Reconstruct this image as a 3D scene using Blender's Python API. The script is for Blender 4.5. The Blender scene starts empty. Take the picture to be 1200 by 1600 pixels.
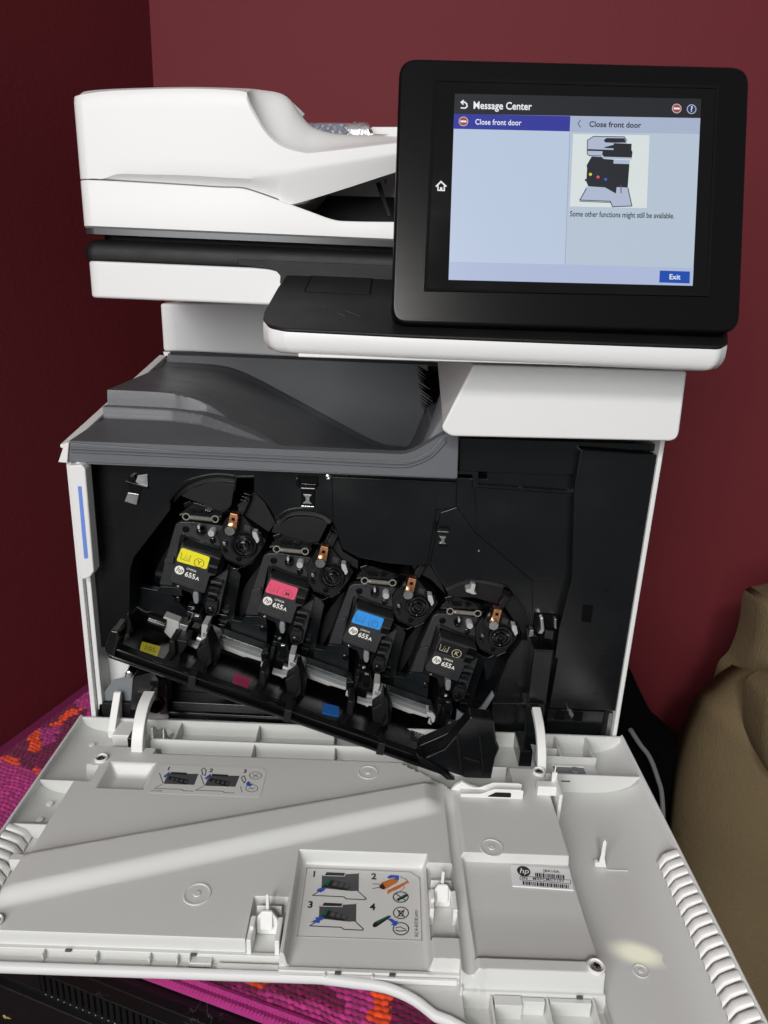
import bpy, bmesh, math, random
import numpy as np
from mathutils import Matrix, Vector
random.seed(7)
C = bpy.context.scene
COL = C.collection
rad = math.radians

# ------------------------------------------------------------------ camera
FPX = 1135.0
cam_d = bpy.data.cameras.new('camera')
cam_d.sensor_fit = 'VERTICAL'; cam_d.sensor_height = 36.0; cam_d.sensor_width = 27.0
cam_d.lens = 36.0 * FPX / 1600.0
cam_d.clip_start = 0.02; cam_d.clip_end = 60
cam = bpy.data.objects.new('camera', cam_d); COL.objects.link(cam)
CP = np.array([.26916, -.6035, .41886])
_p, _y, _r = rad(18.33), rad(.476), rad(2.43)
FW = np.array([math.sin(_y)*math.cos(_p), math.cos(_y)*math.cos(_p), -math.sin(_p)])
_R0 = np.array([math.cos(_y), -math.sin(_y), 0.]); _U0 = np.cross(_R0, FW)
RT = math.cos(_r)*_R0 + math.sin(_r)*_U0
UP = -math.sin(_r)*_R0 + math.cos(_r)*_U0
cam.matrix_world = Matrix(((RT[0], UP[0], -FW[0], CP[0]), (RT[1], UP[1], -FW[1], CP[1]), (RT[2], UP[2], -FW[2], CP[2]), (0, 0, 0, 1)))
C.camera = cam
C.render.resolution_x, C.render.resolution_y = 768, 1024

# ------------------------------------------------------------------ light
C.view_settings.view_transform = 'Standard'; C.view_settings.look = 'None'
C.view_settings.exposure = 0.0; C.view_settings.gamma = 1.0
C.cycles.use_denoising = True
C.cycles.max_bounces = 8
w = bpy.data.worlds.new('World'); C.world = w; w.use_nodes = True
bg = w.node_tree.nodes['Background']; bg.inputs[0].default_value = (.95, .98, 1.0, 1); bg.inputs[1].default_value = .14

def lamp(name, loc, aim, size, size_y, watts, col):
    d = bpy.data.lights.new(name, 'AREA'); d.shape = 'RECTANGLE'; d.size = size; d.size_y = size_y
    d.energy = watts; d.color = col
    o = bpy.data.objects.new(name, d); COL.objects.link(o)
    o.location = loc
    o.rotation_euler = (Vector(aim) - Vector(loc)).to_track_quat('-Z', 'Y').to_euler()
    return o
lamp('window_light', (-.62, -2.25, 1.08), (.26, 0, .2), 1.3, 1.5, 60, (.98, .99, 1.0))
lamp('ceiling_lamp', (.0, -2.3, 1.75), (.28, 0, .1), .3, .3, 21, (1, .97, .92))

# added spot without a known source: makes the warm patch on the door's wing
sd = bpy.data.lights.new('stray_patch_spot', 'SPOT'); sd.energy = 42; sd.color = (1, .98, .60); sd.spot_size = rad(.85); sd.spot_blend = .3; sd.shadow_soft_size = .004
so = bpy.data.objects.new('stray_patch_spot', sd); COL.objects.link(so); so.location = (1.30, -.42, .46)
so.rotation_euler = (Vector((.4600, -.2235, -.020))-Vector(so.location)).to_track_quat('-Z', 'Y').to_euler()

# ------------------------------------------------------------------ picture ray -> plane, used to measure true positions
def ray(x, y): return FW + RT*(x-600)/FPX - UP*(y-800)/FPX
def hit(x, y, ax, v):
    d = ray(x, y); return CP + d*((v-CP[ax])/d[ax])
def hitp(x, y, P, n):
    d = ray(x, y); P = np.asarray(P, float); n = np.asarray(n, float)
    return CP + d*(((P-CP) @ n)/(d @ n))
def fy(pts, v): return [(hit(a, b, 1, v)[0], hit(a, b, 1, v)[2]) for a, b in pts]
def fz(pts, v): return [(hit(a, b, 2, v)[0], hit(a, b, 2, v)[1]) for a, b in pts]
def fx(pts, v): return [(hit(a, b, 0, v)[1], hit(a, b, 0, v)[2]) for a, b in pts]

# ------------------------------------------------------------------ materials
def srgb(r, g, b):
    f = lambda c: (c/255/12.92) if c/255 <= .04045 else ((c/255+.055)/1.055)**2.4
    return (f(r), f(g), f(b))
MATS = {}
def mat(name, col, rough=.4, metal=0., bump=0., bscale=800., var=0., vscale=30., spec=.5, emit=0., coat=0., rvar=0.):
    m = bpy.data.materials.new(name); m.use_nodes = True
    nt = m.node_tree; b = nt.nodes['Principled BSDF']
    b.inputs['Base Color'].default_value = (*col, 1); b.inputs['Roughness'].default_value = rough
    b.inputs['Metallic'].default_value = metal; b.inputs['Specular IOR Level'].default_value = spec
    b.inputs['Coat Weight'].default_value = coat
    tc = nt.nodes.new('ShaderNodeTexCoord')
    if emit:
        b.inputs['Emission Color'].default_value = (*col, 1); b.inputs['Emission Strength'].default_value = emit
    if bump:
        n = nt.nodes.new('ShaderNodeTexNoise'); n.inputs['Scale'].default_value = bscale; n.inputs['Detail'].default_value = 3
        bp = nt.nodes.new('ShaderNodeBump'); bp.inputs['Strength'].default_value = bump; bp.inputs['Distance'].default_value = .001
        nt.links.new(tc.outputs['Object'], n.inputs['Vector']); nt.links.new(n.outputs['Fac'], bp.inputs['Height'])
        nt.links.new(bp.outputs['Normal'], b.inputs['Normal'])
    if var or rvar:
        n2 = nt.nodes.new('ShaderNodeTexNoise'); n2.inputs['Scale'].default_value = vscale; n2.inputs['Detail'].default_value = 5
        nt.links.new(tc.outputs['Object'], n2.inputs['Vector'])
        if var:
            mx = nt.nodes.new('ShaderNodeMix'); mx.data_type = 'RGBA'
            mx.inputs[6].default_value = (*[c*(1-var) for c in col], 1); mx.inputs[7].default_value = (*[min(1, c*(1+var)) for c in col], 1)
            nt.links.new(n2.outputs['Fac'], mx.inputs[0]); nt.links.new(mx.outputs[2], b.inputs['Base Color'])
        if rvar:
            mr = nt.nodes.new('ShaderNodeMapRange'); mr.inputs[1].default_value = .3; mr.inputs[2].default_value = .7
            mr.inputs[3].default_value = max(.02, rough-rvar); mr.inputs[4].default_value = rough+rvar
            nt.links.new(n2.outputs['Fac'], mr.inputs[0]); nt.links.new(mr.outputs[0], b.inputs['Roughness'])
    MATS[name] = m
    return m
WHITE = mat('white_plastic', (.755, .757, .745), .42, bump=.06, bscale=1500, var=.012, vscale=8)
DOORW = mat('door_plastic', (.625, .63, .608), .38, bump=.05, bscale=1400, var=.02, vscale=14, rvar=.05)
CLIPW = mat('clip_plastic', (.80, .80, .78), .4, var=.02)
GREY = mat('tray_plastic', (.105, .109, .117), .42, bump=.25, bscale=1400, var=.06, vscale=25, rvar=.05)
GREYF = mat('fascia_plastic', (.118, .125, .135), .45, bump=.2, bscale=1400, var=.05)
BLK = mat('black_plastic', (.0044, .0049, .0056), .20, bump=.1, bscale=900, rvar=.13, vscale=11, var=.2, spec=.62)
BLKS = mat('black_satin', (.0072, .0075, .0080), .48, spec=.3, bump=.25, bscale=1500, rvar=.06)
BLKG = mat('black_gloss', (.004, .004, .0045), .12, rvar=.05, vscale=20)
BLKD = mat('deep_black', (.0025, .0025, .0028), .5, spec=.1)
CHAR = mat('charcoal_plastic', (.026, .027, .029), .38, bump=.15, bscale=1600, var=.12, vscale=60, rvar=.08)
PETROL = mat('dark_sheet', (.0070, .0092, .0108), .34, spec=.3, rvar=.08, vscale=40)
PANEL = mat('panel_black', (.0042, .0042, .0046), .22, bump=.06, bscale=2500, spec=.25)
STEEL = mat('steel', (.62, .62, .60), .28, 1., rvar=.08, vscale=60)
ALU = mat('pressed_steel', (.36, .37, .37), .42, 1., rvar=.1, vscale=50, bump=.1, bscale=300)
COPPER = mat('copper', (.80, .38, .20), .32, 1., rvar=.1, vscale=90)
NATURAL = mat('natural_nylon', (.42, .42, .405), .45)
SEMI = mat('grey_film', (.20, .215, .23), .25, rvar=.08)
YEL = mat('yellow_sticker', srgb(236, 226, 38), .45)
MAG = mat('magenta_sticker', srgb(226, 84, 116), .45)
CYA = mat('cyan_sticker', srgb(52, 148, 228), .45)
YELD = mat('yellow_mark', srgb(238, 228, 66), .5)
MAGD = mat('magenta_mark', srgb(196, 46, 104), .5)
CYAD = mat('cyan_mark', srgb(22, 122, 226), .5)
INKD = mat('dark_ink', (.012, .012, .014), .5)
INKG = mat('grey_ink', (.075, .075, .078), .5)
INKY = mat('sticker_ink', (.09, .085, .03), .5); INKM = mat('sticker_ink_red', (.36, .06, .10), .5); INKC = mat('sticker_ink_blue', (.02, .13, .33), .5)
INKW = mat('pale_ink', (.85, .83, .76), .5)
INKT = mat('tan_ink', (.62, .54, .36), .5)
BLUE = mat('blue_ink', srgb(50, 84, 176), .5)
ORANGEI = mat('orange_ink', srgb(196, 112, 50), .5)
GREENI = mat('green_ink', srgb(20, 92, 70), .5)
LABELM = mat('label_film', (.66, .66, .64), .3)
LABELS = mat('label_silver', (.80, .80, .81), .3)
BLUETAB = mat('blue_tab', srgb(104, 138, 214), .45)
FOIL = mat('silver_foil', (.86, .87, .90), .3, .75, bump=1., bscale=160)
SOFA = None
def wall_mat():
    m = mat('burgundy_paint', (.152, .0200, .0262), .65, bump=.32, bscale=230, var=.07, vscale=3, spec=.2); return m
WALL = wall_mat()
GOLD = mat('gold_print', (.5, .36, .12), .4)

# ------------------------------------------------------------------ mesh helpers
def root_loc(p):
    while p is not None and p.parent is not None: p = p.parent
    return Vector(p.location) if p is not None else Vector((0, 0, 0))
def finish(name, me, m, parent=None, bevel=0, seg=2, angle=32, flat=False, label=None):
    off = root_loc(parent)
    if off.length > 0: me.transform(Matrix.Translation(-off))
    o = bpy.data.objects.new(name, me); COL.objects.link(o)
    if m is not None and not me.materials: me.materials.append(m)
    if parent is not None:
        if parent.parent is not None and parent.parent.parent is not None: parent = parent.parent      # thing > part > sub-part, no deeper
        o.parent = parent
    if not flat:
        me.shade_smooth(); me.set_sharp_from_angle(angle=rad(angle))
    if bevel:
        md = o.modifiers.new('edge', 'BEVEL'); md.width = bevel; md.segments = seg; md.limit_method = 'ANGLE'; md.angle_limit = rad(35)
        md.harden_normals = True; md.use_clamp_overlap = True
    if label: o['label'] = label
    return o
def empty(name, loc, label, cat, group=None):
    o = bpy.data.objects.new(name, None); COL.objects.link(o); o.location = loc; o.empty_display_size = .02
    o['label'] = label; o['category'] = cat
    if group: o['group'] = group
    return o
def tag(o, label, cat, kind=None):
    if label: o['label'] = label
    if cat: o['category'] = cat
    if kind: o['kind'] = kind
    return o
class MB:
    def __init__(s): s.v = []; s.f = []
    def add(s, v, f):
        n = len(s.v); s.v += [tuple(map(float, q)) for q in v]; s.f += [tuple(i+n for i in q) for q in f]; return s
    def prism(s, poly, ax, lo, hi):
        n = len(poly)
        def p(a, b, c): return {0: (c, a, b), 1: (a, c, b), 2: (a, b, c)}[ax]
        L = lo if isinstance(lo, (list, tuple)) else [lo]*n; H = hi if isinstance(hi, (list, tuple)) else [hi]*n
        v = [p(a, b, L[i]) for i, (a, b) in enumerate(poly)] + [p(a, b, H[i]) for i, (a, b) in enumerate(poly)]
        f = [tuple(range(n))[::-1], tuple(range(n, 2*n))] + [(i, (i+1) % n, n+(i+1) % n, n+i) for i in range(n)]
        return s.add(v, f)
    def prism3(s, pts, d):
        n = len(pts); d = np.asarray(d, float); P = [np.asarray(q, float) for q in pts]
        f = [tuple(range(n))[::-1], tuple(range(n, 2*n))] + [(i, (i+1) % n, n+(i+1) % n, n+i) for i in range(n)]
        return s.add(P + [q+d for q in P], f)
    def box(s, x0, x1, y0, y1, z0, z1): return s.prism([(x0, y0), (x1, y0), (x1, y1), (x0, y1)], 2, z0, z1)
    def tube(s, path, r, n=8, closed=False, cap=True):
        P = [np.asarray(q, float) for q in path]; m = len(P); rings = []
        rr = r if isinstance(r, (list, tuple)) else [r]*m
        prev = None
        for i in range(m):
            a = P[(i-1) % m] if (closed or i > 0) else P[i]; b = P[(i+1) % m] if (closed or i < m-1) else P[i]
            t = b-a; t = t/(np.linalg.norm(t)+1e-12)
            if prev is None:
                u = np.array([0, 0, 1.]) if abs(t[2]) < .9 else np.array([1., 0, 0])
            else: u = prev
            u = u - t*(u @ t); u = u/(np.linalg.norm(u)+1e-12); prev = u; q = np.cross(t, u)
            rings.append([P[i] + rr[i]*(math.cos(2*math.pi*k/n)*u + math.sin(2*math.pi*k/n)*q) for k in range(n)])
        v = [q for rg in rings for q in rg]; f = []
        for i in range(m if closed else m-1):
            j = (i+1) % m
            f += [(i*n+k, i*n+(k+1) % n, j*n+(k+1) % n, j*n+k) for k in range(n)]
        if cap and not closed: f += [tuple(range(n))[::-1], tuple((m-1)*n+k for k in range(n))]
        return s.add(v, f)
    def lathe(s, prof, o, axis=(0, -1, 0), n=28):
        ax = np.asarray(axis, float); ax = ax/np.linalg.norm(ax)
        u = np.cross(ax, [0, 0, 1.]) if abs(ax[2]) < .9 else np.cross(ax, [1., 0, 0]); u /= np.linalg.norm(u); q = np.cross(ax, u)
        o = np.asarray(o, float); v = []; m = len(prof)
        for r, h in prof: v += [o + ax*h + r*(math.cos(2*math.pi*k/n)*u + math.sin(2*math.pi*k/n)*q) for k in range(n)]
        f = [(i*n+k, i*n+(k+1) % n, (i+1)*n+(k+1) % n, (i+1)*n+k) for i in range(m-1) for k in range(n)]
        if prof[0][0] > 1e-6: f.append(tuple(range(n))[::-1])
        if prof[-1][0] > 1e-6: f.append(tuple((m-1)*n+k for k in range(n)))
        return s.add(v, f)
    def cyl(s, o, r, h, axis=(0, -1, 0), n=24): return s.lathe([(r, 0), (r, h)], o, axis, n)
    def grid(s, rows, wrap=False):
        m = len(rows); n = len(rows[0])
        f = [(i*n+k, i*n+(k+1) % n, (i+1)*n+(k+1) % n, (i+1)*n+k) for i in range(m-1) for k in range(n if wrap else n-1)]
        return s.add([q for r in rows for q in r], f)
    def out(s, name, m, parent=None, bevel=0, seg=2, angle=32, flat=False, label=None, weld=True):
        me = bpy.data.meshes.new(name); me.from_pydata(s.v, [], s.f)
        bm = bmesh.new(); bm.from_mesh(me)
        if weld: bmesh.ops.remove_doubles(bm, verts=bm.verts, dist=1e-6)
        bmesh.ops.recalc_face_normals(bm, faces=bm.faces); bm.to_mesh(me); bm.free()
        return finish(name, me, m, parent, bevel, seg, angle, flat, label)
def rpoly(pts, r, n=5):
    out = []; N = len(pts); rr = r if isinstance(r, (list, tuple)) else [r]*N
    for i in range(N):
        a, b, c = (np.array(pts[(i+k) % N], float) for k in (-1, 0, 1))
        if rr[i] <= 0: out.append(tuple(b)); continue
        u = a-b; v = c-b; lu, lv = np.linalg.norm(u), np.linalg.norm(v); u /= lu; v /= lv
        ang = math.acos(max(-1, min(1, u @ v))); t = min(rr[i]/max(1e-6, math.tan(ang/2)), .45*lu, .45*lv)
        for k in range(n+1):
            s = k/n; out.append(tuple((b+u*t)*(1-s)**2 + b*2*s*(1-s) + (b+v*t)*s**2))
    return out
def smooth_path(pts, n=6):
    P = [np.array(p, float) for p in pts]; out = []
    for i in range(len(P)-1):
        p0 = P[max(0, i-1)]; p1 = P[i]; p2 = P[i+1]; p3 = P[min(len(P)-1, i+2)]
        for k in range(n):
            t = k/n; out.append(.5*((2*p1)+(-p0+p2)*t+(2*p0-5*p1+4*p2-p3)*t*t+(-p0+3*p1-3*p2+p3)*t**3))
    out.append(P[-1]); return [tuple(q) for q in out]
def text(name, body, size, o, ex, ey, m, parent, align='LEFT', bold=0., shear=0., sx=1., space=1., thick=.00012):
    cu = bpy.data.curves.new(name, 'FONT'); cu.body = body; cu.size = size; cu.align_x = align; cu.align_y = 'CENTER'
    cu.offset = bold*size; cu.shear = shear; cu.space_character = space; cu.resolution_u = 3; cu.extrude = thick
    tmp = bpy.data.objects.new('tmp', cu); me = bpy.data.meshes.new_from_object(tmp); bpy.data.objects.remove(tmp); bpy.data.curves.remove(cu)
    ex = Vector(ex); ey = Vector(ey); n = ex.cross(ey).normalized()
    M = Matrix.Translation(Vector(o)) @ Matrix(((ex.x*sx, ey.x, n.x, 0), (ex.y*sx, ey.y, n.y, 0), (ex.z*sx, ey.z, n.z, 0), (0, 0, 0, 1)))
    me.transform(M); me.name = name; me.materials.clear()
    return finish(name, me, m, parent, flat=True)
def S(a): return a*a*(3-2*a)
def step(e0, e1, x): return S(np.clip((x-e0)/(e1-e0), 0, 1))

# ================================================================== SETTING
WD = np.array([.297, .955]); WA = np.array([-.1893, .1602])          # left wall runs along WD through WA
CORNER = np.array([-.0688, .5475]); BD = np.array([math.cos(rad(5)), -math.sin(rad(5))])
def slab(name, a, b, nrm, z0, z1, t, m):
    a = np.array(a); b = np.array(b); nrm = np.array(nrm)
    mb = MB(); mb.prism([tuple(a), tuple(b), tuple(b+nrm*t), tuple(a+nrm*t)], 2, z0, z1)
    return tag(mb.out(name, m), None, None, 'structure')
slab('wall_left', CORNER-WD*2.4, CORNER+WD*.1, (-.955, .297), -.9, 1.7, .1, WALL)
slab('wall_back', CORNER-BD*.002, CORNER+BD*2.2, (.0872, .996), -.9, 1.7, .1, WALL)
FLM = mat('floor_carpet', (.02, .018, .018), .9)
slab('floor', (-1.2, -2.0), (2.2, -2.0), (0, 1), -.92, -.9, 3.2, FLM)

# ---- cabinet with a stone top and a vented front, along the wall
MARB = bpy.data.materials.new('black_stone'); MARB.use_nodes = True
nt = MARB.node_tree; b = nt.nodes['Principled BSDF']; b.inputs['Roughness'].default_value = .22
tc = nt.nodes.new('ShaderNodeTexCoord'); nz = nt.nodes.new('ShaderNodeTexNoise'); nz.inputs['Scale'].default_value = 22; nz.inputs['Detail'].default_value = 6; nz.inputs['Distortion'].default_value = 1.2
n3 = nt.nodes.new('ShaderNodeTexNoise'); n3.inputs['Scale'].default_value = 14
cr = nt.nodes.new('ShaderNodeValToRGB'); cr.color_ramp.elements[0].position = .49; cr.color_ramp.elements[1].position = .506
e = cr.color_ramp.elements.new(.498); e.color = (1, 1, 1, 1); cr.color_ramp.elements[0].color = (0, 0, 0, 1); cr.color_ramp.elements[2].color = (0, 0, 0, 1)
mm = nt.nodes.new('ShaderNodeMath'); mm.operation = 'MULTIPLY'
c2r = nt.nodes.new('ShaderNodeMapRange'); c2r.inputs[1].default_value = .52; c2r.inputs[2].default_value = .68
mx = nt.nodes.new('ShaderNodeMix'); mx.data_type = 'RGBA'; mx.inputs[6].default_value = (.007, .0065, .0068, 1); mx.inputs[7].default_value = (.11, .105, .10, 1)
nt.links.new(tc.outputs['Object'], nz.inputs[0]); nt.links.new(tc.outputs['Object'], n3.inputs[0]); nt.links.new(nz.outputs['Fac'], cr.inputs[0])
nt.links.new(n3.outputs['Fac'], c2r.inputs[0]); nt.links.new(cr.outputs[0], mm.inputs[0]); nt.links.new(c2r.outputs[0], mm.inputs[1])
nt.links.new(mm.outputs[0], mx.inputs[0]); nt.links.new(mx.outputs[2], b.inputs['Base Color'])
CABM = mat('cabinet_black', (.0085, .0085, .0095), .34, bump=.2, bscale=1500, rvar=.06)
ca = hit(123, 1522, 2, -.17); cb = hit(317, 1600, 2, -.17)
ce = (cb-ca); ce[2] = 0; ce /= np.linalg.norm(ce); cf = np.array([ce[1], -ce[0], 0])      # ce along the edge, cf towards the room
if cf[1] > 0: cf = -cf
c0 = ca.copy()
cab = empty('vented_cabinet', (float(c0[0]), float(c0[1]), -.9), 'black cabinet with a scratched stone top and a row of vent slots', 'cabinet')
def cabp(u, v, z): return c0*np.array([1, 1, 0]) + ce*u + cf*v + np.array([0, 0, z])
def cbox(mb, u0, u1, v0, v1, z0, z1): mb.prism3([cabp(u0, v0, z0), cabp(u1, v0, z0), cabp(u1, v1, z0), cabp(u0, v1, z0)], (0, 0, z1-z0)); return mb
cbox(MB(), -.19, .42, -.46, .0, -.188, -.17).out('stone_top', MARB, cab, bevel=.0016)
hB = [hit(*q, 1, 0) for q in ((0, 1523), (177, 1600))]
# height of the lower edge line, measured on the plane of the vented face
P1 = hitp(60, 1549, cabp(0, -.002, -.17), cf); zB = P1[2]
cbox(MB(), -.185, .415, -.45, -.004, -.86, -.1885).out('carcass', CABM, cab)
fr = MB()
nsl = 34; u_start = -.045; du = .0068
zt, zb_ = -.1905, zB+.004
cbox(fr, -.185, .415, -.004, -.0005, zb_-.006, zb_-.0002); cbox(fr, -.185, .415, -.004, -.0005, zt, -.1885)
for k in range(nsl+1):
    cbox(fr, u_start+k*du-.0021, u_start+k*du+.0021, -.004, -.0012, zb_-.0001, zt+.0001)
cbox(fr, -.185, u_start-.0022, -.004, -.0005, zb_-.0001, zt+.0001); cbox(fr, u_start+nsl*du+.0022, .415, -.004, -.0005, zb_-.0001, zt+.0001)
fr.out('vent_grille', CABM, cab, bevel=.0004)
rv0 = None
for k in range(nsl):
    q = cabp(u_start+(k+.5)*du, -.0008, zb_-.0015)
    if rv0 is None:
        rv0 = MB().lathe([(.0008, 0), (.0008, .0006), (.0004, .0009)], q, cf, 8).out('rivet', STEEL, cab)
        rq = Vector(q)
    else:
        c = rv0.copy(); COL.objects.link(c); c.parent = cab; c.location = Vector(rv0.location) + Vector(q)-rq
cbox(MB(), -.185, .415, -.0045, .006, -.86, zB).out('front_panel', CABM, cab, bevel=.0015)
g = hitp(8, 1588, cabp(0, .006, 0), cf)
gm = MB(); gm.lathe([(.0016, 0), (.0023, .0003), (.0016, .0004)], g+cf*.0002, cf, 16); gm.prism3([g+ce*a+np.array([0, 0, z])+cf*.0003 for a, z in ((.003, .0015), (.0075, .0007), (.003, -.0008))], cf*.0003)
gm.out('emblem', GOLD, cab)

# ---- woven mat
MZ = -.168
mu = np.array([math.cos(rad(18)), -math.sin(rad(18))]); mv = np.array([math.sin(rad(18)), math.cos(rad(18))])
mo = np.array(hit(330, 1556, 2, -.16)[:2])              # a point on the mat's front rim
lw = [hit(a, b_, 2, -.16)[:2] for a, b_ in ((0, 1165), (137, 1065))]
ldir = np.array(lw[1])-np.array(lw[0]); ldir /= np.linalg.norm(ldir)
RES = .00115
us = np.arange(-.40, .46, RES); vs = np.arange(.008, .55, RES)
UU, VV = np.meshgrid(us, vs)
PXX = mo[0]+mu[0]*UU+mv[0]*VV; PYY = mo[1]+mu[1]*UU+mv[1]*VV
rowp, stp = .0052, .0064
WOB = .0011*np.sin(UU*61+np.sin(VV*23)*2)+.0006*np.sin(UU*173+VV*97); row = np.floor((VV+WOB)/rowp); fv = (VV+WOB)/rowp-row
rng = np.random.RandomState(3)
jit = rng.rand(400)[np.clip(row.astype(int), 0, 399)]*2
su = (UU+.0009*np.sin(VV*140+UU*31))/stp+.5*(row % 2)+.25*jit; st = np.floor(su); fu = su-st
sj = np.sin(row*12.9898+st*78.233)*43758.5453; sj = sj-np.floor(sj)
hh = .0026*np.sqrt(np.clip(np.sin(np.pi*fv), 0, 1))*(.45+.55*np.sqrt(np.clip(np.sin(np.pi*np.clip(fu+.25*(fv-.5), 0, 1)), 0, 1)))*(.85+.3*sj)
d_wall = (PXX-lw[0][0])*ldir[1]-(PYY-lw[0][1])*ldir[0]   # >0 on the room side of the wall edge
keep = (d_wall > .0) & ~((PXX > .03) & (PXX < .50) & (PYY > .02)) & ~((PXX > .06) & (PXX < .5) & (PYY > -.10)) & (PYY < .47) & (PXX < .485)
seen = ((PXX < .03) & (PYY < .36)) | ((PXX > .05) & (PYY < -.08))
keep &= seen | (row < 0)
# colour fields of the weave
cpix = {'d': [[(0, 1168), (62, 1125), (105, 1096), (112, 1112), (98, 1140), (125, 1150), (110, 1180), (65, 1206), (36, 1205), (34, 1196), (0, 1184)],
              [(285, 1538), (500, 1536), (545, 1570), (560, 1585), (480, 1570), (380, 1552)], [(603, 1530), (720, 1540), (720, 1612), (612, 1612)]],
        'o': [[(106, 1112), (127, 1110), (110, 1128), (85, 1140), (78, 1136), (96, 1125)], [(46, 1140), (64, 1140), (66, 1176), (50, 1180), (38, 1150)],
              [(3, 1186), (26, 1188), (36, 1198), (20, 1200), (8, 1194)], [(54, 1206), (64, 1204), (60, 1214)], [(574, 1530), (608, 1530), (606, 1612), (584, 1612)], [(386, 1532), (424, 1532), (412, 1546), (392, 1546)]],
        'p': [[(66, 1140), (98, 1138), (84, 1165), (68, 1172)]]}
def inpoly(poly, X_, Y_):
    ins = np.zeros(X_.shape, bool); n = len(poly)
    for i in range(n):
        x1, y1 = poly[i]; x2, y2 = poly[(i+1) % n]
        if y1 == y2: continue
        c = ((y1 > Y_) != (y2 > Y_)) & (X_ < (x2-x1)*(Y_-y1)/(y2-y1)+x1); ins ^= c
    return ins
cu_ = (st-.25*jit-.5*(row % 2)+.5)*stp; cv_ = (row+.5)*rowp
sk = np.sin(row*39.35+st*11.13)*24634.63; sk = sk-np.floor(sk)
SX = mo[0]+mu[0]*cu_+mv[0]*cv_+(sk-.5)*.004; SY = mo[1]+mu[1]*cu_+mv[1]*cv_+(sj-.5)*.0035
colr = np.empty(UU.shape+(3,)); colr[:] = srgb(176, 48, 122)
big = np.sin(SX*23+1.3)*np.sin(SY*19+.4)+.35*np.sin(SX*61+SY*47)
colr[big > .62] = srgb(112, 18, 66)
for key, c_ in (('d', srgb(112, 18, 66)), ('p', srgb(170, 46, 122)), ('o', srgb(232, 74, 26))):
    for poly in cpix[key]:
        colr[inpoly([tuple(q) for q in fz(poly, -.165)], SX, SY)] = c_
colr *= (.74+.5*sj)[..., None]
idx = np.arange(UU.size).reshape(UU.shape)
Q = np.stack([idx[:-1, :-1], idx[:-1, 1:], idx[1:, 1:], idx[1:, :-1]], -1).reshape(-1, 4)
kq = (keep[:-1, :-1] & keep[:-1, 1:] & keep[1:, 1:] & keep[1:, :-1]).reshape(-1); Q = Q[kq]
used = np.unique(Q); remap = -np.ones(UU.size, int); remap[used] = np.arange(len(used)); Q = remap[Q]
V = np.stack([PXX, PYY, MZ+.006+hh], -1).reshape(-1, 3)[used]; CC = np.concatenate([colr, np.ones(UU.shape+(1,))], -1).reshape(-1, 4)[used]
def np_mesh(name, V, Q):
    me = bpy.data.meshes.new(name); me.vertices.add(len(V)); me.vertices.foreach_set('co', V.astype(np.float32).ravel())
    me.loops.add(Q.size); me.loops.foreach_set('vertex_index', Q.astype(np.int32).ravel())
    me.polygons.add(len(Q)); me.polygons.foreach_set('loop_start', np.arange(0, Q.size, 4, dtype=np.int32))
    me.update(calc_edges=True); me.validate(); return me
me = np_mesh('knitted_face', V, Q)
at = me.color_attributes.new('weave_colour', 'FLOAT_COLOR', 'POINT'); at.data.foreach_set('color', CC.astype(np.float32).ravel())
WEAVE = bpy.data.materials.new('wool_weave'); WEAVE.use_nodes = True
nt = WEAVE.node_tree; b = nt.nodes['Principled BSDF']; b.inputs['Roughness'].default_value = .85; b.inputs['Specular IOR Level'].default_value = .25; b.inputs['Sheen Weight'].default_value = .25
ca_ = nt.nodes.new('ShaderNodeVertexColor'); ca_.layer_name = 'weave_colour'; nt.links.new(ca_.outputs[0], b.inputs['Base Color'])
RIM = mat('wool_rim', srgb(170, 44, 122), .85, bump=.6, bscale=300, var=.25, vscale=120)
mat_root = empty('woven_mat', (float(mo[0]), float(mo[1]), MZ), 'thick knitted mat in pink, plum and orange under the printer', 'mat')
ws = finish('knitted_face', me, WEAVE, mat_root); ws['kind'] = 'stuff'
rm = MB()
for k, (dv, dz, r) in enumerate(((0.004, .0035, .0042), (.0105, .0058, .0040))):
    pth = []
    for i in range(330):
        u = -.16+i*.0011
        rr = .00045*math.sin(i*2.1+k)
        pth.append((mo[0]+mu[0]*u+mv[0]*(dv-.003+rr), mo[1]+mu[1]*u+mv[1]*(dv-.003+rr), MZ+dz+.0004*math.sin(i*2.1+1+k)))
    rm.tube(pth, [r*(1+.10*math.sin(i*2.1)) for i in range(330)], 8)
rm.out('bound_edge', RIM, mat_root)
bs = MB(); pl = [mo+mu*-.16+mv*.003, mo+mu*.215+mv*.003, mo+mu*.17+mv*.30, mo+mu*.07+mv*.44, np.array(lw[1])+ldir*.08, np.array(lw[0])-ldir*.10]
bs.prism([tuple(p) for p in pl], 2, MZ, MZ+.0055); bs.out('backing', mat('wool_backing', srgb(120, 20, 76), .9), mat_root)

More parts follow.
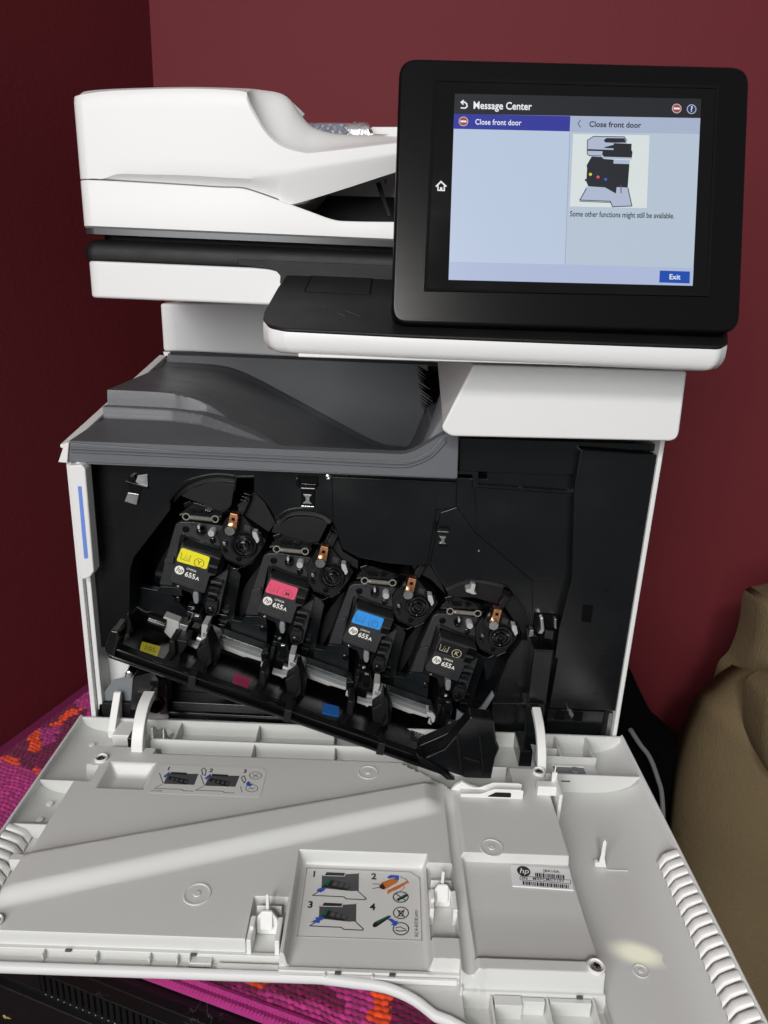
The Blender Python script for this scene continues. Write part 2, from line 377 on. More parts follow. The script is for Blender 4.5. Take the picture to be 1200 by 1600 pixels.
# ---- sofa at the right
SOFAM = bpy.data.materials.new('tan_linen'); SOFAM.use_nodes = True
nt = SOFAM.node_tree; b = nt.nodes['Principled BSDF']; b.inputs['Roughness'].default_value = .85; b.inputs['Specular IOR Level'].default_value = .2
tc = nt.nodes.new('ShaderNodeTexCoord'); bp = nt.nodes.new('ShaderNodeBump'); bp.inputs['Strength'].default_value = .9; bp.inputs['Distance'].default_value = .0010
w1 = nt.nodes.new('ShaderNodeTexNoise'); w2 = nt.nodes.new('ShaderNodeTexNoise')
ad = nt.nodes.new('ShaderNodeMath'); ad.operation = 'ADD'
for wv, sc3 in ((w1, (90, 90, 900)), (w2, (900, 300, 90))):
    mp = nt.nodes.new('ShaderNodeMapping'); mp.inputs['Scale'].default_value = sc3; wv.inputs['Scale'].default_value = 1; wv.inputs['Detail'].default_value = 2
    nt.links.new(tc.outputs['Object'], mp.inputs[0]); nt.links.new(mp.outputs[0], wv.inputs['Vector'])
nt.links.new(w1.outputs['Fac'], ad.inputs[0]); nt.links.new(w2.outputs['Fac'], ad.inputs[1])
nt.links.new(ad.outputs[0], bp.inputs['Height']); nt.links.new(bp.outputs[0], b.inputs['Normal'])
mr = nt.nodes.new('ShaderNodeMix'); mr.data_type = 'RGBA'; mr.inputs[6].default_value = (.150, .108, .056, 1); mr.inputs[7].default_value = (.21, .155, .084, 1)
dv = nt.nodes.new('ShaderNodeMath'); dv.operation = 'MULTIPLY'; dv.inputs[1].default_value = .5
nt.links.new(ad.outputs[0], dv.inputs[0]); nt.links.new(dv.outputs[0], mr.inputs[0]); nt.links.new(mr.outputs[2], b.inputs['Base Color'])
from mathutils.geometry import delaunay_2d_cdt
def cushion(name, outline, yb, T, R, par, m, puff=0., seed=1, back=.05):
    """upholstered volume: its widest ring is the outline at depth yb; the front swells towards the room with edge radius R"""
    P = [np.array(p, float) for p in outline]; n = len(P); xs_ = [p[0] for p in P]; zs_ = [p[1] for p in P]
    A = np.array(P); B = np.roll(A, -1, 0); g = []
    def dist(q):
        ab = B-A; t = np.clip(((q-A)*ab).sum(1)/((ab**2).sum(1)+1e-15), 0, 1); return np.min(np.linalg.norm(A+ab*t[:, None]-q, axis=1))
    lv = [.0015, .004, .008, .014, .022, .032, .045]
    st_ = .011
    for x in np.arange(min(xs_), max(xs_), st_):
        for z in np.arange(min(zs_), max(zs_), st_):
            if inpoly([tuple(p) for p in P], np.array([x]), np.array([z]))[0] and dist(np.array([x, z])) > st_*.45: g.append((x, z))
    # rows hugging the edge so the roll is smooth
    C_ = A.mean(0)
    for i in range(n):
        t_ = P[(i+1) % n]-P[i-1]; t_ /= np.linalg.norm(t_)+1e-12; nr = np.array([-t_[1], t_[0]])
        for d in lv[:3]:
            for sg in (1, -1):
                q = P[i]+nr*d*sg
                if inpoly([tuple(p) for p in P], np.array([q[0]]), np.array([q[1]]))[0] and dist(q) > d*.8: g.append(tuple(q)); break
    vin = [Vector(p) for p in P]+[Vector(q) for q in g]
    vo, eo, fo_, *_ = delaunay_2d_cdt(vin, [(i, (i+1) % n) for i in range(n)], [], 1, 1e-6)
    mb = MB(); V3 = []
    for v in vo:
        d = dist(np.array([v[0], v[1]])); d = 0 if d < 1e-5 else d
        h = math.sqrt(max(0, 1-(1-min(d, R)/R)**2))
        y = yb-T*h-puff*math.sin(min(1, d/.3)*1.57)+.0022*h*math.sin(31*v[0]+17*v[1]+seed)*math.sin(23*v[1]-11*v[0])
        V3.append((v[0], y, v[1]))
    k = len(V3); ring_ = [i for i in range(n)]
    mb.add(V3, [tuple(f) for f in fo_])
    c3_ = A.mean(0)
    mb.add([(p[0], yb, p[1]) for p in P]+[(p[0]+(c3_[0]-p[0])*.10, yb+back, p[1]+(c3_[1]-p[1])*.10) for p in P], [(i, (i+1) % n, n+(i+1) % n, n+i) for i in range(n)]+[tuple(range(n, 2*n))])
    return mb.out(name, m, par, angle=80)
sofa = empty('sofa', (1.0, .3, -.9), 'tan fabric sofa with rolled arm in the corner beside the printer', 'sofa')
Ys = .16
arm_px = [(1150, 1040), (1128, 1055), (1106, 1075), (1085, 1092), (1072, 1118), (1058, 1150), (1046, 1190), (1037, 1235), (1030, 1300), (1024, 1400), (1020, 1500), (1030, 1640), (1500, 1640), (1540, 1250), (1380, 1110), (1260, 1085), (1196, 1060)]
arm_px = [(a+20, b_+8) for a, b_ in arm_px]
arm = smooth_path([(p[0], p[1]) for p in fy(arm_px+[arm_px[0]], .22)], 5)[:-1]
cushion('arm', arm, .22, .085, .11, sofa, SOFAM, .03)
bk_px = [(1192, 914), (1174, 920), (1167, 940), (1160, 985), (1144, 1028), (1120, 1062), (1122, 1140), (1300, 1150), (1420, 1000), (1400, 905), (1300, 896)]
bk_px = [(a+14, b_+18) for a, b_ in bk_px]
bk = smooth_path(fy(bk_px+[bk_px[0]], .25), 5)[:-1]
cushion('back_rest', bk, .25, .055, .06, sofa, SOFAM, .01, 4)
fc = smooth_path(fy([(1190, 1110), (1188, 1150), (1190, 1180), (1200, 1205), (1240, 1240), (1300, 1230), (1310, 1120), (1240, 1075), (1200, 1085), (1190, 1110)], Ys-.04), 5)[:-1]
cushion('seat_cushion', fc, Ys-.04, .03, .03, sofa, SOFAM, .005)
hub = np.array([.80, Ys+.08, -.85])
for dx in (0.0, .5):
    MB().lathe([(.02, 0), (.026, .1)], (.72+dx, Ys+.08, -.9), (0, 0, 1), 14).out('foot', BLKS, sofa)
cbm = MB().box(.70, 1.28, Ys+.02, Ys+.155, -.80, -.56); cbm.out('base_frame', SOFAM, sofa, bevel=.01)

# ---- black shape added for an unidentified dark area, with the white cable beside it
shape_px = [(985, 1046), (1003, 1085), (1022, 1118), (1056, 1146), (1085, 1190), (1098, 1260), (1095, 1400), (1060, 1500), (980, 1500), (930, 1380), (920, 1240), (930, 1120), (955, 1055)]
shape_r = empty('black_shape', (.62, .3, -.9), 'soft black shape filling the dark area between printer and sofa', 'bag')
bg_o = smooth_path(fy(shape_px+[shape_px[0]], .30), 4)[:-1]
cushion('shape_body', bg_o, .30, .04, .04, shape_r, mat('shape_black', (.0012, .0012, .0012), .95, spec=.1), .01)
cab_px = [(985, 1140), (1000, 1163), (1012, 1178), (1020, 1194), (1028, 1217), (1034, 1240), (1036, 1290), (1030, 1380)]
cbl = MB().tube(smooth_path([tuple(hit(a, b_, 1, .225)) for a, b_ in cab_px], 6), .0032, 8).out('power_cable', mat('cable_white', (.26, .26, .27), .4))
tag(cbl, 'thin white cable curving down beside the black shape', 'cable')

# ================================================================== PRINTER
W_ = .51
pr = empty('printer', (.255, .2, -.16), 'white and black office multifunction printer with front door lowered open', 'printer')
# ---- outer housing
hs = MB().box(.0, W_, .02, .44, -.155, -.03).out('paper_tray_housing', WHITE, pr, bevel=.006)
MB().box(.02, W_-.02, .016, .0195, -.135, -.05).out('paper_tray', WHITE, pr, bevel=.003)
side = [(0.001, -.03), (.001, .2635), (.0913, .2765), (.2924, .306), (.44, .306), (.44, -.03)]
sp = MB().prism(side, 0, -.001, .0038).out('side_panel', WHITE, pr, bevel=.0012)
MB().box(.0042, .0088, .006, .05, -.029, .24).out('inner_lip', WHITE, sp, bevel=.001)
fl = fy([(93, 721), (103, 691), (110, 690), (109, 700), (107, 722)], -.001)
MB().prism(fl, 1, -.004, .012).out('corner_cap', WHITE, sp, bevel=.0006)
rl = MB(); rl.prism3([(-.004, .0, .2645), (.0045, .0, .2645), (.0045, .2924, .308), (-.004, .2924, .308)], (0, 0, .0035)); rl.out('top_rail', WHITE, sp, bevel=.001)
sp2 = MB().prism([(0.001, -.03), (.001, .300), (.44, .306), (.44, -.03)], 0, W_-.0040, W_+.0002).out('side_panel', WHITE, pr, bevel=.0012)
MB().box(W_-.009, W_-.0044, .006, .05, -.029, .02).out('inner_lip', ALU, sp2, bevel=.0005)
nk = MB().prism(fy([(250, 474), (255, 549), (300, 550), (420, 556), (700, 570), (700, 470)], .2924), 1, .2924, .43).out('neck', WHITE, pr, bevel=.003)
MB().prism(fy([(255, 549.5), (266, 549.8), (264, 556), (257, 556)], .2918), 1, .2918, .2935).out('neck_corner', WHITE, nk)
MB().box(.004, W_-.005, .30, .44, -.02, .3055).out('rear_body', BLKD, pr)
# left guide tab with the blue strip
def frontprism(name, px, y0, y1, m, par, bevel=.0008, r=0, seg=2, **k):
    P = fy(px, y0); P = rpoly(P, r) if r else P
    return MB().prism(P, 1, y0, y1).out(name, m, par, bevel=bevel, seg=seg, **k)
gt = frontprism('guide_tab', [(105, 728), (127, 726), (133, 733), (147, 893), (141, 902), (131, 906), (124, 903)], -.010, .004, WHITE, pr, bevel=.0014)
frontprism('inner_flange', [(117, 722), (130, 724), (134, 732), (148, 890), (143, 897), (132, 735)], -.004, .006, WHITE, gt, bevel=.0008)
frontprism('blue_strip', [(121.5, 760), (127, 760), (137.5, 872), (131.5, 873)], -.0104, -.0095, BLUETAB, gt, bevel=0)

# ---- output tray (grey), a moulded surface
xs = np.linspace(.0045, .3345, 170); ys = np.concatenate([np.linspace(-.0012, .1, 126), np.linspace(.1015, .288, 100)])
XX, YY = np.meshgrid(xs, ys)
ramp = lambda x, x0, s, soft: s*soft*np.log1p(np.exp((x-x0)/soft))
Rz = np.logaddexp((.3005-ramp(XX, .085, .50, .012))/.004, (.2668-.215*(YY-.012))/.004)*.004-.0004
Mz = .2865-ramp(XX, .105, .20, .02)
Fz = .2715+.004*(YY/.08)
rise = .024*step(.285, .338, XX)
s2 = np.interp(XX, [0, .07, .10, .14, .18, .30, .345], [.079, .079, .070, .040, .012, .012, .012])
s1 = s2+.0140+.010*step(.07, .12, XX)-.018*step(.15, .19, XX)
Z_ = Fz*(1-step(-.0012, .0012, YY-s2)) + step(-.0012, .0012, YY-s2)*(Mz*(1-step(-.0012, .0012, YY-s1))+Rz*step(-.0012, .0012, YY-s1))
Z_ = Z_-.0016*np.exp(-((YY-s1+.0016)/.0011)**2)*(XX < .14)
Z_ = np.minimum(Z_, np.where(XX < .02, .3005, 9))+rise*(1-step(.02, .10, YY)) + .075*step(.300, .336, XX)*step(.012, .03, YY)
Z_ = np.where(YY < .064, np.maximum(Z_, .2535), Z_)
Z_ = np.where(YY > .27, Z_+.004*step(.27, .288, YY), Z_)
Z_[0, :] = .252
tr = MB().grid([[(XX[i, j], YY[i, j], Z_[i, j]) for j in range(len(xs))] for i in range(len(ys))])
ot = tr.out('output_tray', GREY, pr, angle=50, weld=False)
frontz = fy([(107, 722), (107, 697), (300, 706), (560, 718), (622, 721), (650, 716), (672, 704), (690, 684), (699, 676), (717, 681), (715, 748)], -.002)
frontz[1] = (.0045, .2705)
MB().prism(frontz, 1, -.002, .010).out('fascia', GREYF, ot, bevel=.001)
rib_px = [(110, 700), (300, 708.5), (560, 721), (625, 724), (652, 719), (675, 707), (697, 684)]
for dy_, yy in ((0, -.0026), (5.0, -.0032)):
    MB().tube([(p[0], yy, p[1]) for p in smooth_path(fy([(a, b_+dy_*1.0) for a, b_ in rib_px], yy), 6)], .0011, 6).out('trim_line', GREYF, ot)
bw = MB().prism(fy([(263, 552), (700, 571), (705, 720), (250, 720), (256, 575)], .288), 1, .288, .2915).out('tray_back', GREY, ot)
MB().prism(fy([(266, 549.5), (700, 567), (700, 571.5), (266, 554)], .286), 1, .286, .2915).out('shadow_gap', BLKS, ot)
# faint embossed guide lines on the slope
def trayz(x, y):
    j = int(np.clip(np.searchsorted(xs, x), 0, len(xs)-1)); i = int(np.clip(np.searchsorted(ys, y), 0, len(ys)-1)); return Z_[i, j]
gl = None
for yy in (.105, .135, .165, .20):
    pth = [(x, yy, trayz(x, yy)+.00005) for x in np.linspace(.06, .23, 30)]
    MB().tube(pth, .00045, 5).out('guide_line', GREY, ot)
# paper flags under the column
frg = np.random.RandomState(2)
for k in range(15):
    y0 = 571+4.6*k; xl_ = 650+.55*k+frg.rand()*5; L_ = 24+10*frg.rand()
    a = hit(xl_, y0, 1, .10); m_ = hit(xl_+L_*.5, y0+L_*.42, 1, .103); b_ = hit(692, y0+22, 1, .11)
    MB().prism3([a, m_, b_, b_+np.array([0, .012, -.001]), m_+np.array([0, .012, -.0012]), a+np.array([0, .006, -.001])], (0, 0, -.0006)).out('paper_flag', BLKD, ot)
MB().prism(fy([(668, 572), (670, 600), (676, 628), (690, 640), (692, 640), (690, 572)], .135), 1, .135, .14).out('flag_holder', BLKD, ot)
MB().prism(fy([(662, 645), (680, 631), (690, 634), (688, 640), (664, 646)], .09), 1, .09, .092).out('paper_flag', BLKS, ot)
MB().prism(fy([(672, 662), (675, 657), (690, 650), (694, 676), (676, 690), (673, 680)], .03), 1, .03, .10).out('end_block', GREY, ot, bevel=.001)

# ---- front column below the ledge
cf_ = rpoly(fy([(740, 570), (1074, 580), (1060, 690), (705, 682), (688, 671)], -.03), [0, 0, .008, .010, .006])
cbk = rpoly(fy([(676, 566), (1074, 580), (1060, 690), (705, 682), (688, 660)], .0), [0, 0, .008, .010, .006])
ck = .10
mb = MB(); n = len(cf_)
kbk = [(cbk[i][0], ck, cbk[i][1]) for i in range(n)]
# real back outline: left rear edge runs where the side face ends
bl = [hit(676, 566, 1, ck), hit(690, 640, 1, ck)]
for i in range(n):
    x, z = cbk[i]
    if x < .40:
        t = (z-cf_[-1][1])/(.353-cf_[-1][1]); xl = bl[1][0]+(bl[0][0]-bl[1][0])*max(0, min(1, t))
        kbk[i] = (xl + max(0, cf_[i][0]-(cf_[-1][0]+(cf_[0][0]-cf_[-1][0])*max(0, min(1, t))))*.9, ck, cf_[i][1])
    else: kbk[i] = (cf_[i][0], ck, cf_[i][1])
mb.add([(x, -.03, z) for x, z in cf_]+kbk, [tuple(range(n))[::-1], tuple(range(n, 2*n))]+[(i, (i+1) % n, n+(i+1) % n, n+i) for i in range(n)])
mb.out('column', WHITE, pr, bevel=.002, seg=3)

# ---- scanner base: sloped black platform on a white tray, white body to the rear
sl = np.array([0, -math.sin(rad(14.8)), math.cos(rad(14.8))]); slp = np.array([.3, -.075, .3795])
def onslope(px, h=0.): return [hitp(a, b_, slp+sl*h, sl) for a, b_ in px]
plat_px = [(452, 418), (449, 428), (434, 449), (413, 486), (411, 497), (420, 508), (445, 513), (640, 523), (900, 533), (1126, 541), (1138, 534), (1133, 470), (1000, 418)]
top = [np.array(q) for q in onslope(plat_px)]
for q in top:
    pass
plr = rpoly([(q[0], q[1]) for q in top], [0, .01, .03, .012, .010, .012, .012, 0, 0, .008, .008, 0, 0], 6)
zsl = lambda x, y: .3795+(y+.075)*math.tan(rad(14.8))
mb = MB(); n = len(plr)
mb.add([(x, y, zsl(x, y)-.0022) for x, y in plr]+[(x, y, zsl(x, y)) for x, y in plr], [tuple(range(n))[::-1], tuple(range(n, 2*n))]+[(i, (i+1) % n, n+(i+1) % n, n+i) for i in range(n)])
plt_ = mb.out('control_platform', BLKS, pr, bevel=.0009)
for q in ([(527, 489), (538, 494)], [(541, 486), (562, 494)], [(505, 478), (507, 479)]):
    P = onslope(q, .0002); MB().tube(P, .00022, 5).out('scuff', MATS['grey_ink'], plt_)
# white skirt below the platform
cxy = np.array([.35, .02])
mb = MB(); rings = []
for k, (ins, dz) in enumerate(((.0006, -.0024), (.0, -.004), (.0, -.010), (.0014, -.0145), (.004, -.0178), (.009, -.0195))):
    ring = []
    for x, y in plr:
        d = np.array([x, y])-cxy; L = np.linalg.norm(d); q = np.array([x, y])-d/L*ins
        z0 = zsl(x, y)+dz if dz > -.005 else min(zsl(x, y), .3800+0*y)+dz
        if dz < -.005: z0 = .3795+dz+ (0 if y < .06 else 0)
        ring.append((q[0], q[1], z0))
    rings.append(ring)
mb.grid(rings, wrap=True); mb.f.append(tuple(len(mb.v)-n+i for i in range(n)))
lg = mb.out('control_ledge', WHITE, pr, angle=50)
frontprism('ledge_front_strip', [(465, 534), (1092, 553), (1099, 557), (1097, 577), (466, 558)], -.0768, -.070, WHITE, lg, bevel=.0008)
# hatch on the platform
hp_ = [(490, 423), (583, 429), (578, 461), (476, 456)]
H = onslope(hp_, .0)
for i in range(4):
    a, b_ = H[i], H[(i+1) % 4]
    MB().tube([a+sl*.0001, b_+sl*.0001], .00055, 6).out('hatch_seam', BLKD, plt_)
Hc = sum(H)/4
MB().prism3([Hc+(q-Hc)*.975+sl*.0001 for q in H], sl*.0005).out('hatch', BLKS, plt_, bevel=.0003)
# white body of the scanner
bx = rpoly([(.0118, .05), (.30, .05), (.505, .05), (.505, .42), (.0118, .42)], [.010, 0, .012, .02, .02], 6)
sb = MB().prism(bx, 2, .3868, .4175).out('scanner_base', WHITE, pr, bevel=.0025, seg=3)
# the ledge shoulder curves from the body out to the ledge
sh = rpoly([(.195, .056), (.196, .051), (.20, .02), (.205, -.03), (.40, -.03), (.40, .056)], [0, 0, .01, .01, 0, 0], 6)
MB().prism(sh, 2, .3775, [zsl(x, y)-.0024 for x, y in sh]).out('shoulder', WHITE, sb, bevel=.001)
bz = MB(); rings = []
for ins, z in ((.0, .4178), (-.0004, .4190), (-.0002, .4260), (.0012, .4305), (.0045, .4335), (.010, .4348)):
    r2 = rpoly([(.0098+ins, .0496+ins), (.505-ins, .0496+ins), (.505-ins, .42), (.0098+ins, .42)], [.010, .012, .02, .02], 6)
    rings.append([(x, y, z) for x, y in r2])
bz.grid(rings, wrap=True); bz.f.append(tuple(len(bz.v)-len(rings[0])+i for i in range(len(rings[0]))))
bzo = bz.out('scanner_bezel', BLKS, pr, angle=50)
frontprism('bezel_corner', [(372, 414.5), (396, 417.5), (420, 420.5), (432, 424), (438, 431), (437, 443), (470, 446), (640, 456), (640, 416), (470, 409), (372, 405)], .0488, .058, BLKS, bzo, bevel=.0006)
MB().prism(rpoly([(.022, .062), (.505, .062), (.505, .42), (.022, .42)], .01), 2, .4349, .4385).out('scan_glass_gap', BLKD, bzo)

# ---- document feeder
def line_y(px, Yv):
    P = fy(smooth_path(px, 5), Yv); xs_ = [p[0] for p in P]; zs_ = [p[1] for p in P]
    return xs_, zs_
YF = .05
fd = MB().prism(rpoly([(.0105, .051), (.505, .051), (.505, .42), (.0105, .42)], [.010, .012, .02, .02], 6), 2, .4386, .4435).out('feeder_underside', mat('dark_grey_trim', (.035, .036, .04), .25), pr)
lowx, lowz = line_y([(128, 281), (160, 281.5), (280, 288.5), (341, 292.5), (378, 294), (406, 302), (434, 312), (477, 327.5), (519, 342.5), (546, 345.5), (613, 346.5), (700, 347)], YF)
lx = np.concatenate([np.linspace(.0097, .021, 14), np.linspace(.023, .505, 150)])
def cornery(x, r=.010, x0=.0097):
    d = max(0, r-(x-x0)); return r-math.sqrt(max(0, r*r-d*d))
rows = []
for x in lx:
    y0 = YF+cornery(x); zt_ = np.interp(x, lowx, lowz); r = .0012
    rows.append([(x, y0+.003, .4436), (x, y0, .4450), (x, y0, zt_-r), (x, y0+r*.3, zt_-r*.3), (x, y0+r, zt_), (x, y0+.012, zt_), (x, y0+.0125, zt_-.03 if x > .2 else zt_), (x, .42, zt_-.03 if x > .2 else zt_)])
MB().grid(rows).out('feeder_base', WHITE, pr, angle=40)
# upper cover: loft of lines along x
L0 = line_y([(128, 280), (160, 280.5), (280, 287.5), (341, 291.5), (378, 293), (406, 301), (434, 311), (458, 319.5), (617, 270), (720, 236)], YF+.004)
L1 = line_y([(128, 279), (160, 279), (185, 271), (230, 271.5), (290, 272.5), (370, 277), (416, 276), (500, 261), (617, 241), (720, 220)], YF)
L2 = line_y([(117, 149), (150, 143.5), (200, 140), (300, 138), (378, 142), (386, 152), (397, 173), (416, 204), (439, 225), (472, 236), (500, 236), (617, 222.5), (720, 210)], YF)
YB = .14
YB = .085
L3 = line_y([(108, 150), (128, 144), (173, 140.0), (290, 137), (385, 139), (412, 140.5), (439, 145.5), (455, 157), (468, 176), (487, 197), (515, 207), (547, 210), (617, 211), (720, 211)], YB)
ux = np.concatenate([np.linspace(.0097, .021, 16), np.linspace(.0225, .505, 200)])
rows = []
for x in ux:
    cy_ = cornery(x)
    z0, z1, z2 = (np.interp(x, *L) for L in (L0, L1, L2)); z3 = max(np.interp(x, *L3), z2+.0006)
    f = float(step(.02, .05, x)); yu = YF+cy_+.0065*f*min(1, max(0, (z1-z0)/.008)); y1 = YF+cy_
    z0 = min(z0, z1-.0004)
    lf = .034*float(step(.195, .235, x)); row = [(x, YF+.37, z0+lf), (x, yu+.020, z0+lf), (x, yu+.006, z0+.003*min(1, lf*60)), (x, yu, z0+.0006)]
    row += [(x, yu+(y1-yu)*t, z0+.0006+(z1-z0-.0008)*t) for t in (.33, .66, .93)]
    row += [(x, y1, z1+(z2-z1)*t) for t in (.04, .2, .4, .6, .8, .93)]
    for t in (0., .06, .15, .3, .45, .6, .75, .9, 1.):
        row.append((x, y1+.0015+(YB-y1)*t, z2+.0012*min(1, t*12)+(z3-z2-.0012)*S(t)))
    row += [(x, YB+.006, z3-.002*float(x > .2)), (x, .42, z3-.004 if x > .2 else z3)]
    rows.append(row)
fc_ = MB().grid(rows).out('feeder_cover', WHITE, pr, angle=28)
# output pocket under the tray: dark well, light rear wall, folding strut
MB().box(.19, .50, YF+.014, .36, .4445, .4475).out('pocket_floor', BLKS, fc_)
frontprism('pocket_rear', [(470, 250), (640, 240), (640, 310), (470, 306)], .15, .155, WHITE, fc_, bevel=0)
frontprism('pocket_inner', [(440, 304), (650, 309), (650, 350), (440, 350)], .145, .1495, BLKS, fc_, bevel=.001)
frontprism('strut', [(587, 286), (594, 283), (612, 338), (606, 339)], .11, .114, BLKS, fc_, bevel=.0006)
frontprism('strut_clip', [(600, 281), (604, 279), (604, 287), (601, 287)], .12, .124, ALU, fc_, bevel=0)
# paper tray edge behind, clear stop
frontprism('tray_edge', [(580, 198), (680, 198), (680, 213), (580, 210)], .20, .24, WHITE, fc_, bevel=.001)
frontprism('clear_stop', [(452, 155), (476, 178), (470, 186), (458, 180), (468, 182)], .15, .151, SEMI, fc_, bevel=0)

# ---- foil pouch lying on the feeder
pc = [(465, 190), (470, 185), (520, 184.5), (566, 185), (578, 190), (584, 201), (582, 212), (520, 214), (480, 212), (470, 205)]
fo = empty('foil_pouch', tuple(map(float, hit(525, 212, 1, .16))), 'shiny crinkled silver foil pouch lying on the document feeder', 'pouch')
rng = np.random.RandomState(5); mb = MB(); rows = []
nu, nv = 60, 20
for i in range(nu):
    px = 465+118*i/(nu-1); row = []
    e_ = min(1, (i+.3)/3, (nu-1-i+.3)/5)
    for j in range(nv):
        a = math.pi*j/(nv-1)
        q = hit(px, 212-27*e_*math.sin(a)**.6, 1, .165); yy = .165+.03*(1-math.cos(a))
        k = .0016*(rng.rand()-.5)*(.6+1.2*(i > 40))
        row.append((q[0]+k, yy+k*.6, q[2]+k))
    rows.append(row)
mb.grid(rows); mb.out('foil', FOIL, fo, angle=60)
lb = MB(); rows = []
for i in range(24):
    px = 480+62*i/23
    rows.append([tuple(hit(px+2*math.sin(j*2+i), 194+15*j/3, 1, .1625+.0006*math.sin(i*1.7+j))) for j in range(4)])
lb.grid(rows).out('printed_face', mat('pouch_print', srgb(132, 135, 148), .3, var=.45, vscale=160, bump=.6, bscale=140), fo, flat=True)

# ---- control panel with touch screen
TILT = rad(18.33)
PN = np.array([0, -math.cos(TILT), math.sin(TILT)]); PP = np.array([.39, -.072, .385])
def onp(px, h=0.): return [hitp(a, b_, PP+PN*h, PN) for a, b_ in px]
def k2(pts): return [(580+x*.51667, 60+y*.51667) for x, y in pts]          # panel close-up -> picture
def k3(pts): return [(880+x/5.217, 180+y/5.217) for x, y in pts]           # pictogram close-up
def emis(name, rgb, s=1.0):
    m = mat(name, srgb(*rgb), .25, emit=s); m.node_tree.nodes['Principled BSDF'].inputs['Base Color'].default_value = (.01, .01, .01, 1); return m
def plate(px, h, t, r=0, n=6):
    P = onp(px, h)
    if r:
        ex = P[1]-P[0]; ex /= np.linalg.norm(ex); ey = np.cross(PN, ex)
        q = rpoly([((p-P[0]) @ ex, (p-P[0]) @ ey) for p in P], r, n); P = [P[0]+ex*a+ey*b_ for a, b_ in q]
    return MB().prism3(P, PN*-t)
outp = [(624.5, 89.5), (1172.5, 103.5), (1156, 520), (610, 505.5)]
cpn = plate(outp, 0., .016, .0135, 8).out('control_panel', PANEL, pr, bevel=.0028, seg=4)
back = [(700, 160), (1110, 170), (1100, 470), (690, 460)]
plate(back, -.0162, .03, .01).out('rear_housing', PANEL, cpn, bevel=.004)
nk2 = MB(); nk2.prism3([np.array(q) for q in ((.33, -.055, .386), (.47, -.055, .386), (.47, .0, .402), (.33, .0, .402))], (0, .012, .05)); nk2.out('hinge_neck', BLKS, cpn, bevel=.003)
# raised frame round the glass
go = k2([(190, 120), (1050, 144), (1021, 781), (158, 764)]); gi = k2([(199, 130), (1041, 153), (1013, 771), (168, 755)])
A, B_ = onp(go, .0003), onp(gi, .0003)
mb = MB(); A2, B2 = [a+PN*.0011 for a in A], [b_+PN*.0006 for b_ in B_]
for i in range(4):
    j = (i+1) % 4
    mb.add([A[i], A[j], A2[j], A2[i]], [(0, 1, 2, 3)]); mb.add([A2[i], A2[j], B2[j], B2[i]], [(0, 1, 2, 3)]); mb.add([B2[i], B2[j], B_[j], B_[i]], [(0, 1, 2, 3)])
mb.out('glass_frame', BLKG, cpn, bevel=.0003)
plate(gi, .0004, .0006).out('touch_glass', BLKG, cpn)
HD = .0006
def scr(name, px, m, lvl=0, cl=None, r=0):
    return plate(px, HD+lvl*.00012, .0001, r).out(name, m, cpn, flat=True)
SC_BG = emis('screen_pale', (182, 196, 218)); SC_BG2 = emis('screen_right', (178, 192, 208)); SC_BAR = emis('screen_bar', (170, 182, 212)); SC_HEAD = emis('screen_head', (26, 29, 36))
SC_BLUE = emis('screen_blue', (44, 50, 150)); SC_BTN = emis('screen_button', (12, 72, 170)); SC_SUB = emis('screen_sub', (164, 176, 200)); SC_W = emis('screen_white', (232, 236, 240)); SC_PIC = emis('screen_picture', (212, 220, 220))
SC_INK = emis('screen_ink', (28, 32, 40)); SC_GREY = emis('screen_outline', (70, 78, 96)); SC_LAV = emis('screen_lavender', (172, 182, 204)); SC_RED = emis('screen_red', (150, 70, 66)); SC_LINE = emis('screen_line', (150, 160, 186)); SC_PINK = emis('screen_soft', (205, 180, 180))
scr('display', k2([(253, 167), (998, 183), (972, 748), (234, 730)]), SC_BG)
scr('right_pane', k2([(602, 236), (995, 243), (974, 697), (585, 684)]), SC_BG2, 1)
scr('header_bar', k2([(253, 167), (998, 183), (995.5, 241), (250, 228)]), SC_HEAD, 2)
scr('selected_row', k2([(250.5, 228), (602.5, 235), (600.5, 281), (248, 273)]), SC_BLUE, 2)
scr('sub_header', k2([(603, 235), (995.5, 241), (993, 289), (601, 283)]), SC_SUB, 2)
scr('footer_bar', k2([(236.5, 675), (975, 694), (972, 748), (234, 730)]), SC_BAR, 2)
scr('pane_divider', k2([(600, 283), (602, 283), (587, 684), (585, 684)]), SC_LINE, 3)
scr('exit_button', k2([(873, 702), (964, 705), (963, 741), (871, 738)]), SC_BTN, 3)
scr('picture', k2([(611, 289), (842, 293), (833, 513), (601, 508)]), SC_PIC, 3)
d0 = onp(k2([(253, 167), (998, 183), (234, 730)]), HD)
SX_ = d0[1]-d0[0]; SX_ /= np.linalg.norm(SX_); SY_ = np.cross(PN, SX_)
def stext(body, px, size, m, lvl=4, **k): return text('screen_text', body, size, onp(k2([px]), HD+lvl*.00012)[0], SX_, SY_, m, cpn, **k)
stext('Message Center', (308, 203), .0074, SC_W, bold=.012, sx=.86)
stext('Close front door', (314, 253), .0055, SC_W, bold=.004, sx=.86)
stext('Close front door', (659, 260), .0056, SC_INK, bold=.014, sx=.95)
stext('Some other functions might still be available.', (601, 531), .0056, SC_INK, sx=.735, bold=.006)
stext('Exit', (918, 722), .0052, SC_W, align='CENTER', bold=.006)
def ring(name, c, r, wd, m, lvl, n=26):
    o = onp(k2([c]), HD+lvl*.00012)[0]; mb = MB(); v = []
    for rr in (r, r-wd): v += [o+rr*(math.cos(2*math.pi*k/n)*SX_+math.sin(2*math.pi*k/n)*SY_) for k in range(n)]
    mb.add(v, [(k, (k+1) % n, n+(k+1) % n, n+k) for k in range(n)]); return mb.out(name, m, cpn, flat=True)
